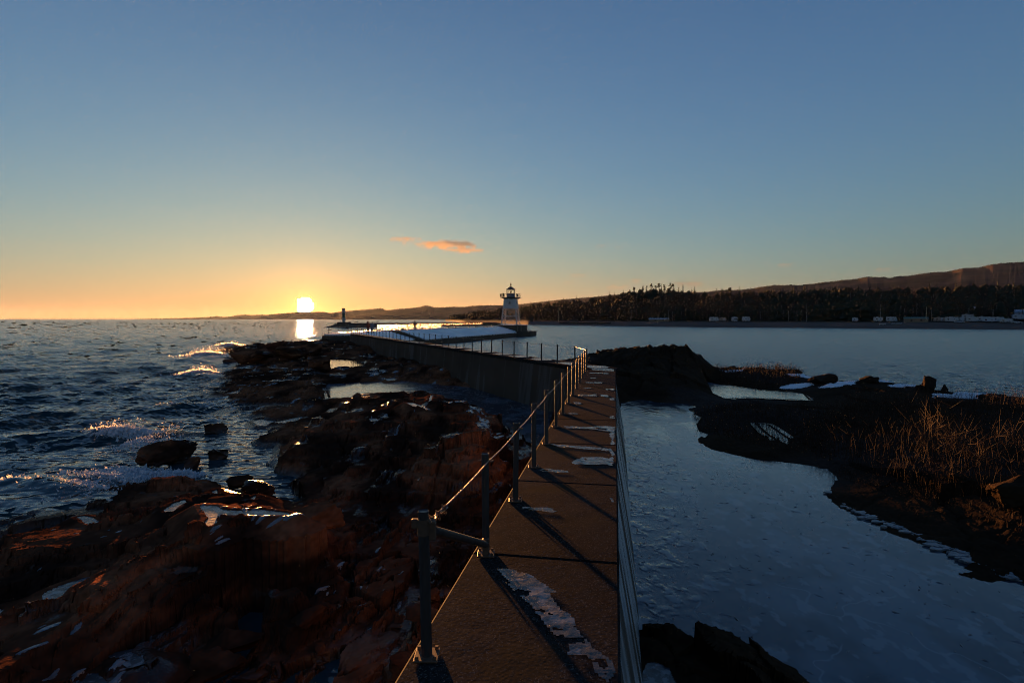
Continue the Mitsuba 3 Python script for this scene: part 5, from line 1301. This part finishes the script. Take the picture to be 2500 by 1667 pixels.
# ---------------------------------------------------------------- loose boulders
def boulder(at, size, seed, yaw=0.0, n=16, flat=0.0, rough=0.22):
    r = np.random.default_rng(seed)
    p = r.normal(0, 1, (n, 3)); p /= np.linalg.norm(p, axis=1, keepdims=True)
    p = np.sign(p) * np.abs(p) ** 0.75
    m = trimesh.convex.convex_hull(p)
    m = m.subdivide().subdivide().subdivide().subdivide() if size[0] > 0.9 else m.subdivide().subdivide().subdivide()
    v = np.array(m.vertices)
    nz = meshkit.fbm(v * 1.6 + seed, 4, seed)[:, None] - 0.5
    led = meshkit.fbm(np.stack([v[:, 0] * .6, v[:, 1] * .6, v[:, 2] * 3.2], -1) + seed, 3, seed + 5)[:, None]
    v = v * (1 + rough * 2 * nz + 0.22 * (np.round(led * 5) / 5 - .5)) + 0.10 * (meshkit.fbm(v * 5 + seed, 4, seed + 3)[:, None] - 0.5)
    v = v * np.array(size) / 2
    return spun((v, np.array(m.faces)), yaw, np.array(at, float) + [0, 0, size[2] / 2 - flat])


BOULDERS = [
    ((-11.59, 18.65, -0.05), (1.15, 1.0, 0.95), 1, 'big dark wet boulder standing in the wash off the channel mouth', 0.2),
    ((-11.26, 19.3, -0.05), (1.05, 1.0, 0.75), 2, 'dark wet boulder leaning against the big one in the wash', 0.5),
    ((-10.23, 18.23, -0.1), (0.60, 0.66, 0.5), 31, 'rounded wet rock in front of the pair in the wash', 0.1),
    ((-10.12, 19.61, -0.1), (0.62, 0.7, 0.55), 36, 'black pointed rock standing in the channel', 0.3),
    ((-13.56, 23.26, -0.1), (2.6, 1.2, 0.36), 5, 'long low ledge of rock awash behind the boulders', -0.2),
    ((-12.53, 24.09, -0.1), (0.95, 0.8, 0.55), 39, 'blocky dark rock at the end of the low ledge', 0.2),
    ((-9.9, 18.23, -0.1), (0.25, 0.25, 0.2), 7, 'small pointed rock poking from the channel', 0.0),
    ((-7.61, 15.93, 0.1), (0.75, 0.6, 0.34), 8, 'thin triangular slab tilted at the edge of the channel', 0.4),
    ((-6.25, 13.92, 0.45), (1.05, 0.8, 0.44), 9, 'smooth flat block beside the channel below the thin slab', 0.1),
    ((-6.73, 24.87, 1.25), (0.42, 0.4, 0.34), 10, 'small round stone perched on the crest of the middle rock', 0.0),
    ((-3.49, 10.1, 1.05), (1.0, 0.8, 0.5), 11, 'ice glazed rounded boulder at the drop above the gully', 0.5),
    ((-3.96, 7.73, 0.1), (1.0, 0.5, 0.4), 12, 'long rectangular slab lying at the edge of the lower pool', 0.05),
    ((-3.91, 7.13, 0.2), (0.95, 0.5, 0.36), 13, 'squared slab in the lower left corner of the pool', 0.35),
    ((-3.46, 7.42, 0), (0.50, 0.35, 0.14), 14, 'low leaf shaped stone lying in the lower pool', 0.3),
    ((-27.45, 59.92, 0.3), (3.6, 3.0, 1.6), 15, 'large angular block at the lake edge of the far rocks', 0.3),
    ((-26.83, 64.43, 0.7), (3.2, 2.6, 1.4), 16, 'pale edged block left of the middle among the far rocks', 0.9),
    ((-23.42, 60.15, 0.8), (3.2, 2.6, 1.3), 17, 'rounded block in the middle of the far rocks', 0.1),
    ((-25.39, 58.14, 0.6), (2.4, 2.2, 1.0), 18, 'low block in front of the pale edged one', 0.6),
    ((-21.84, 61.29, 0.9), (3.0, 2.4, 1.3), 19, 'block at the right end of the far rocks with a streak of ice', 1.2),
    ((-30.65, 62.96, -0.2), (2.2, 2.0, 0.7), 20, 'flat rock awash at the lake end of the far rocks', 0.0),
    ((-14.71, 43.25, 0.9), (1.9, 1.6, 1.2), 21, 'upright block beside the still yellow pool', 0.3),
    ((22.82, 31.25, 0.7), (0.75, 0.5, 1.05), 22, 'tall pointed rock on the low point at the harbour edge', 0.2),
    ((23.21, 30.58, 0.7), (0.62, 0.5, 0.66), 23, 'shorter rock right of the tall pointed one', 0.5),
    ((22.42, 31.57, 0.75), (0.7, 0.5, 0.5), 24, 'squat rock left of the tall pointed one', 0.5),
    ((19.84, 36.41, 0.6), (1.7, 1.3, 0.75), 25, 'dark rounded rock capped with snow on the low point', 0.2),
    ((21.51, 34.68, 0.6), (1.6, 1.3, 0.75), 26, 'dark snow edged rock right of the rounded one', 0.7),
    ((10.85, 12.23, 0.8), (0.95, 0.8, 0.7), 27, 'big dim boulder on the bank at the right edge', 0.1),
    ((23.5, 27.75, 0.7), (1.3, 1.0, 0.5), 28, 'low boulder on the harbour edge at the far right', 0.6),
]
for i, (at, size, sd, lab, yaw) in enumerate(BOULDERS):
    s_ = solo('boulder', lab, 'boulder', boulder(at, np.array(size) * [1.08, 1.0, 1.12], sd, yaw, 14 if sd not in (12, 13) else 10, size[2] * 0.12), 'bank_mat' if 22 <= sd < 30 else 'rock_mat', 35)
gr = np.random.default_rng(5)
n_rub = 0
while n_rub < 46:                                                 # rubble in the gully beside the wall
    x, y = gr.uniform(-3.6, 1.2), gr.uniform(5.2, 13.2)
    if not Polygon([(-3.0, 5), (-0.9, 5), (1.0, 13), (-1.6, 13.4), (-3.0, 9.6)]).contains(Point(x, y)):
        continue
    s_ = 0.14 + 0.4 * gr.random() ** 2
    z = float(ground(x, y)[0])
    solo('loose_rock', 'loose dark rock among the rubble of the gully beside the sea wall', 'rock', boulder((x, y, z), (s_ * 1.3, s_, s_ * gr.uniform(.5, .9)), 100 + n_rub, gr.random() * 3, 12, s_ * .15), 'rock_mat', 35, group='rubble rocks in the gully')
    n_rub += 1


n_rub = 0
bank_area = Polygon([(9.28, 25.33), (14.94, 27.75), (19.11, 25.33), (20.16, 21.57), (9.92, 10.52), (9.18, 12.08), (9.16, 15.29), (8.78, 18.77)])
while n_rub < 26:                                                 # stones showing through the scrub
    x, y = gr.uniform(5, 22), gr.uniform(9, 30)
    if not bank_area.contains(Point(x, y)):
        continue
    s_ = 0.12 + 0.34 * gr.random() ** 2
    solo('bank_stone', 'dark stone half sunk in the turf of the bank right of the pond', 'rock', boulder((x, y, float(ground(x, y)[0])), (s_ * 1.4, s_, s_ * gr.uniform(.4, .8)), 300 + n_rub, gr.random() * 3, 12, s_ * .15), 'bank_mat', 35, group='stones on the bank')
    n_rub += 1


# ---------------------------------------------------------------- ice glaze, snow, frost
def blob(cx, cy, rx, ry, yaw, thick, seed, n=11):
    a = np.linspace(-1.15, 1.15, n)
    U, V = np.meshgrid(a, a)
    rr = np.hypot(U, V) * (1 + 0.8 * (fb2(U * 2, V * 2, 1, 1, seed) - 0.5))
    X = cx + U * rx * math.cos(yaw) - V * ry * math.sin(yaw); Y = cy + U * rx * math.sin(yaw) + V * ry * math.cos(yaw)
    Z = ground(X.ravel(), Y.ravel()).reshape(X.shape)
    top = np.clip(1.02 - rr ** 2, -0.6, 1)
    return sheet(X, Y, Z + thick * np.sign(top) * np.abs(top) ** 0.5, ((top[:-1, :-1] > -.55) & (top[1:, 1:] > -.55)))


gl = np.random.default_rng(8)
glaze = []
ZONES = [([(-5.81, 10.42), (-3.7, 10.42), (-2.76, 8.08), (-4.23, 8.21)], 46, .03, .16), ([(-16.77, 30.75), (-21.42, 42.11), (-21.58, 49.4), (-14.09, 43.72), (-8.75, 27.09), (-11.86, 27.09)], 60, .08, .4), ([(-26.45, 56.87), (-34.52, 87.79), (-25.55, 72.92), (-17.58, 52.26), (-21.8, 48.34)], 30, .2, .8),
         ([(-1.96, 22.7), (0.44, 15.11), (0, 14.66), (-2.14, 21.25)], 70, .05, .28), ([(-6.31, 7.39), (-4.85, 7.39), (-4.15, 6.37), (-5.54, 6.37)], 24, .02, .12), ([(-4.15, 11.23), (-2.11, 11.67), (-1.72, 8.15), (-3.11, 8.39)], 30, .02, .1),
         ([(-5.74, 20.5), (-2.31, 23.01), (-1.51, 17.46), (-3.63, 16.83)], 30, .03, .16), ([(-9.47, 20.56), (-5.47, 14.28), (-5.17, 14.61), (-7.93, 19.31)], 24, .03, .14), ([(-12.67, 45.36), (-3.67, 42.73), (-3.8, 35.39), (-10.07, 38)], 34, .08, .4), ([(-9.29, 10.77), (-8.38, 14.5), (-6.89, 12.37), (-7.72, 9.24)], 18, .02, .1)]
for zi, (poly, n, r0, r1) in enumerate(ZONES):
    P = Polygon(poly).buffer(0); x0, y0, x1, y1 = P.bounds; c = 0
    while c < n:
        x, y = gl.uniform(x0, x1), gl.uniform(y0, y1)
        if not P.contains(Point(x, y)):
            continue
        r_ = r0 + (r1 - r0) * gl.random() ** 2.2
        sl = [float(ground(x + a_, y + b_)[0]) for a_, b_ in ((.12, 0), (-.12, 0), (0, .12), (0, -.12))]
        if math.hypot(sl[0] - sl[1], sl[2] - sl[3]) > .13:
            c += gl.random() < .5; continue
        glaze.append(blob(x, y, r_ * gl.uniform(.25, .5), r_ * 1.5, 0.25 * gl.normal() - 0.3, 0.006 + 0.02 * gl.random() * min(1, r_ * 3), 300 + zi * 100 + c, 9)); c += 1
part('rocky_shore', 'ice_glaze', cat(glaze), 'frost_mat', True, label='scattered smears of ice on the wet rock', kind='stuff')
for i, (u_, rx, ry, yw) in enumerate([((20.85, 40.87, 0.85), 1.0, .7, -.3), ((18.37, 36.87, 0.6), 1.0, .8, -.4), ((22.4, 36.77, 0.85), 1.6, .6, 0), ((19.83, 35.1, 0.6), .8, .5, .1), ((20.77, 34.89, 0.6), .7, .4, 0), ((23.25, 29.46, 0.85), 1.5, .7, -.1), ((22.33, 28.81, 0.75), .9, .4, -.2), ((16.18, 46.57, 0.5), 1.2, .7, 0), ((22.62, 33.03, 0.8), .9, .4, 0), ((20.92, 37.91, 0.7), .7, .5, 0), ((18.01, 46.57, 0.6), 1.0, .4, 0), ((22.66, 35.12, 0.8), 1.1, .4, .1)]):
    part('rocky_point', 'snow_patch', blob(u_[0], u_[1], rx, ry, yw, .07, 700 + i, 17), 'snow_mat', True)
er = np.random.default_rng(19)
edge_pts = [(8.69, 14.81), (8.48, 13.97), (8.38, 13.16), (8.44, 12.55), (8.6, 12.12), (8.69, 11.53), (8.8, 11.03), (8.87, 10.54), (8.95, 10.19), (9.04, 9.79)]
rimp = []
for i in range(420):
    t = er.random() * (len(edge_pts) - 1.001); j = int(t); t -= j
    x = edge_pts[j][0] * (1 - t) + edge_pts[j + 1][0] * t + er.normal(-.12, .16); y = edge_pts[j][1] * (1 - t) + edge_pts[j + 1][1] * t + er.normal(-.05, .14)
    s_ = .03 + .16 * er.random() ** 2
    pl = [(x + s_ * 1.5 * er.uniform(.6, 1) * math.cos(a), y + s_ * .7 * er.uniform(.6, 1) * math.sin(a)) for a in np.linspace(0, 2 * math.pi, 10)[:-1]]
    m = trimesh.creation.extrude_polygon(Polygon(pl), 0.02 + .03 * er.random(), engine='earcut'); m.apply_translation([0, 0, .302 + .012 * er.random()])
    rimp.append(m)
part('pond_ice', 'ice_edge', cat(rimp), 'frost_mat', kind='stuff', label='broken white ice along the right bank')
flk = []
for i in range(2600):                                             # slivers of broken ice frozen into the surface
    x = er.uniform(.75, 10.5); y = er.uniform(5.6, 22)
    if not ice_pond.contains(Point(x, y)):
        continue
    d = x - .179 * y
    dens = float(fb2(np.array([x * .7]), np.array([y * .5]), 1, 1, 66)[0])
    if er.random() > (0.9 if d < 2.2 else 1.9 * max(dens - .36, 0)):
        continue
    s_ = .018 + .085 * er.random() ** 2.5; a = er.normal(.1, .7); tip = er.uniform(.004, .02)
    ca, sa = math.cos(a), math.sin(a)
    q_ = [(x + ca * px - sa * py, y + sa * px + ca * py) for px, py in ((-s_, er.normal(0, .15) * s_), (s_ * er.uniform(-.3, .3), -s_ * er.uniform(.1, .35)), (s_, er.normal(0, .15) * s_), (s_ * er.uniform(-.3, .3), s_ * er.uniform(.1, .3)))]
    vz = np.array([(*q_[0], .300), (*q_[1], .299), (*q_[2], .302), (*q_[3], .300 + tip)])
    flk.append((vz, np.array([[0, 1, 3], [1, 2, 3], [0, 3, 2]])))
part('pond_ice', 'ice_sliver', cat(flk), 'frost_mat', kind='stuff', label='slivers of broken ice frozen into the pond')


# ---------------------------------------------------------------- surf
def foam(center, L, Wd, hgt, n, seed, label, spray=0.5, drift=(0.5, 0.3), yaw=-0.24):
    r = np.random.default_rng(seed); v, f = [], []
    cx, cy = center[0], center[1]
    for i in range(n):
        sp = r.random() < spray
        u, w_ = r.normal(0, L * .55), r.normal(0, Wd * .55)
        z = hgt * math.exp(-(u / L) ** 2 - (w_ / Wd) ** 2)
        if sp:
            t = r.random() ** 2
            u += drift[0] * t; w_ += drift[1] * t * r.normal(); z += t * hgt * 2.2 * r.random(); s_ = r.uniform(.006, .018) * (1 + cy * .012)
        else:
            z += r.random() * .05; s_ = r.uniform(.018, .06) * (1 + cy * .010)
        x = cx + u * math.cos(yaw) - w_ * math.sin(yaw); y = cy + u * math.sin(yaw) + w_ * math.cos(yaw)
        b = len(v); o = r.normal(0, 1, (4, 3)) * s_
        v += list(np.array([x, y, z]) + o); f += [(b, b + 1, b + 2), (b, b + 2, b + 3), (b, b + 3, b + 1), (b + 1, b + 3, b + 2)]
    stuff('sea_foam', label, 'foam', (np.array(v), np.array(f)), 'foam_mat')


FO = ['breaking wave crest lit orange, out from the channel rocks', 'foaming wave against the far rocks, farthest out', 'glittering broken wave beside the left ledges', 'spray and foam washing over the near slab at the left edge', 'splash of orange spray above the near slab', 'small surf line below the far rock dome']
for i, (bx, by, _, L, Wd, hgt) in enumerate(BREAKERS):
    foam((bx, by), L, Wd, hgt, (2600, 1800, 1800, 1700, 1300, 700)[i], 40 + i, FO[i], (.35, .4, .35, .3, .6, .3)[i])
foam((-13.69, 21.01, 0.1), .7, .7, .35, 900, 50, 'thrown droplets of spray beside the big wet boulder', .8, (1.2, .5), 0.5)
for u_, n_, lb_, ex in (((-11.6, 17.48, 0), 900, 'thin foam in the wash around the boulders', 1.4), ((-10.09, 17.48, 0), 500, 'foam fringe at the foot of the rounded wet rock', .5), ((-12.53, 15.07, 0), 900, 'foam streaks running up the near slab', 2.0), ((-17.76, 31.71, 0), 500, 'foam at the foot of the left ledges', 1.5)):
    foam(u_, ex, ex * .35, .03, n_, 60 + n_ + int(ex * 10), lb_, 0.02)

# ---------------------------------------------------------------- scrub
sr = np.random.default_rng(23)


def stems(xy, hmin, hmax, spread, r_, wdt, branch=0):
    v, f = [], []

    def ribbon(p, q, m, w0):
        b = len(v); d = q - p; s = np.cross(d, [r_.normal(), r_.normal(), .3]); s /= np.linalg.norm(s) + 1e-9
        v.extend([p - s * w0, p + s * w0, m - s * w0 * .7, m + s * w0 * .7, q]); f.extend([(b, b + 1, b + 3), (b, b + 3, b + 2), (b + 2, b + 3, b + 4)])
    for x, y in xy:
        z = float(ground(x, y)[0]); h = hmin + (hmax - hmin) * r_.random() ** 1.6
        p = np.array([x, y, z - .03]); a = r_.normal(0, 1, 2) * spread * h
        m = p + [a[0] * .35, a[1] * .35, h * .55]; q = p + [a[0], a[1], h]
        ribbon(p, q, m, wdt * (.6 + .8 * r_.random()))
        for _ in range(branch):
            t = r_.uniform(.35, .9); c = p * (1 - t) + q * t; e = c + np.array([*r_.normal(0, .22, 2) * h, r_.uniform(.12, .35) * h])
            ribbon(c, e, (c + e) / 2, wdt * .5)
    return np.array(v), np.array(f)


def fill(poly, n, r_):
    P = Polygon(poly).buffer(0); x0, y0, x1, y1 = P.bounds; out = []
    while len(out) < n:
        x, y = r_.uniform(x0, x1), r_.uniform(y0, y1)
        if P.contains(Point(x, y)):
            out.append((x, y))
    return out


A1 = [(12.97, 24.73), (18.92, 27.75), (23.21, 25.85), (22.71, 21.05), (11.81, 10.87), (11.13, 12.31), (9.98, 13.83), (9.99, 16.7), (10.01, 19.6)]
A2 = [(8.48, 26.82), (11.62, 29.44), (13.99, 27.43), (12.51, 23.2), (9.8, 17.21), (9.48, 18.54), (8.4, 19.44), (7.9, 21.54), (7.51, 23.2)]
A3 = [(16.35, 46.57), (20.02, 46.57), (21.94, 43.14), (18.86, 37.59), (15.4, 36.41), (14.68, 40.17)]
bushes = cat([stems(fill(A1, 9000, sr), .10, .95, .22, sr, .006, 2), stems(fill(A1, 6000, sr), .05, .22, .4, sr, .006, 0), stems(fill(A2, 5200, sr), .06, .48, .25, sr, .006, 1), stems(fill(A3, 2200, sr), .2, .7, .25, sr, .010, 1), stems(fill([(9.34, 16.61), (9.17, 14.77), (9.77, 12.87), (9.94, 10.98), (10.72, 11.85), (10.17, 14.08), (10.12, 17.33)], 900, sr), .05, .25, .3, sr, .004, 1)])
stuff('dry_scrub', 'low reddish brown winter scrub covering the bank right of the pond', 'scrub', bushes, 'twig_mat')
for at, h, n_, lab, m_ in (((12.52, 17.21, 0.7), 1.8, 46, 'tallest reddish bare shrub rising from the middle of the scrub', 'pale_twig_mat'), ((12.65, 16.25, 0.75), 1.5, 30, 'thin bare shrub with one long curved stem, right of the tallest', 'pale_twig_mat'), ((14.03, 16.09, 0.85), 1.55, 44, 'bare shrub at the right edge catching the light', 'pale_twig_mat'),
                           ((13.24, 19.26, 0.7), .8, 22, 'small bare shrub left of the tallest one', 'twig_mat'), ((23.23, 26.09, 0.85), 1.1, 26, 'bare shrub on the harbour edge at the far right', 'twig_mat'), ((20.47, 44.31, 0.9), .75, 40, 'wiry bush on top of the low mound at the harbour edge', 'twig_mat'), ((12.2, 14.77, 0.85), 1.3, 30, 'sparse bare shrub between the curved one and the right edge', 'pale_twig_mat')):
    xy = [(at[0] + sr.normal(0, .12), at[1] + sr.normal(0, .12)) for _ in range(n_)]
    solo('bare_shrub', lab, 'shrub', stems(xy, h * .30, h, .24, sr, .0055, 6), m_)
for at, rad, h, n_, lab in (((6.28, 22.6, 0.3), .13, .14, 130, 'small round grass tuft frozen alone into the pond'), ((8.44, 16.83, 0.3), .22, .24, 160, 'ragged grass tuft at the tip of the bank'), ((7.7, 22.78, 0.33), .35, .22, 160, 'thin grass fringe where the bank runs out into the ice'), ((8.32, 18.48, 0.33), .4, .2, 150, 'sparse reeds standing in ice along the bank')):
    xy = [(at[0] + sr.normal(0, rad * .5), at[1] + sr.normal(0, rad * .5)) for _ in range(n_)]
    v, f = stems(xy, h * .4, h, .35, sr, .005)
    v[:, 2] = np.maximum(v[:, 2], .29)
    stuff('grass_tuft', lab, 'grass', (v, f), 'twig_mat')

# ---------------------------------------------------------------- the evening air
if HAZE:
    scene['air'] = {'type': 'homogeneous', 'albedo': {'type': 'rgb', 'value': [0.95, 0.95, 0.95]}, 'sigma_t': {'type': 'rgb', 'value': HAZE_T}, 'phase': {'type': 'hg', 'g': HAZE_G}}
    scene['haze'] = {'type': 'cube', 'to_world': T().translate([0, 0, 170]).scale([28600, 28600, 175]), 'bsdf': {'type': 'null'}, 'interior': {'type': 'ref', 'id': 'air'}}
    labels['haze'] = {'kind': 'stuff', 'label': 'warm evening haze over the lake and hills', 'category': 'haze'}
    scene['camera']['medium'] = {'type': 'ref', 'id': 'air'}
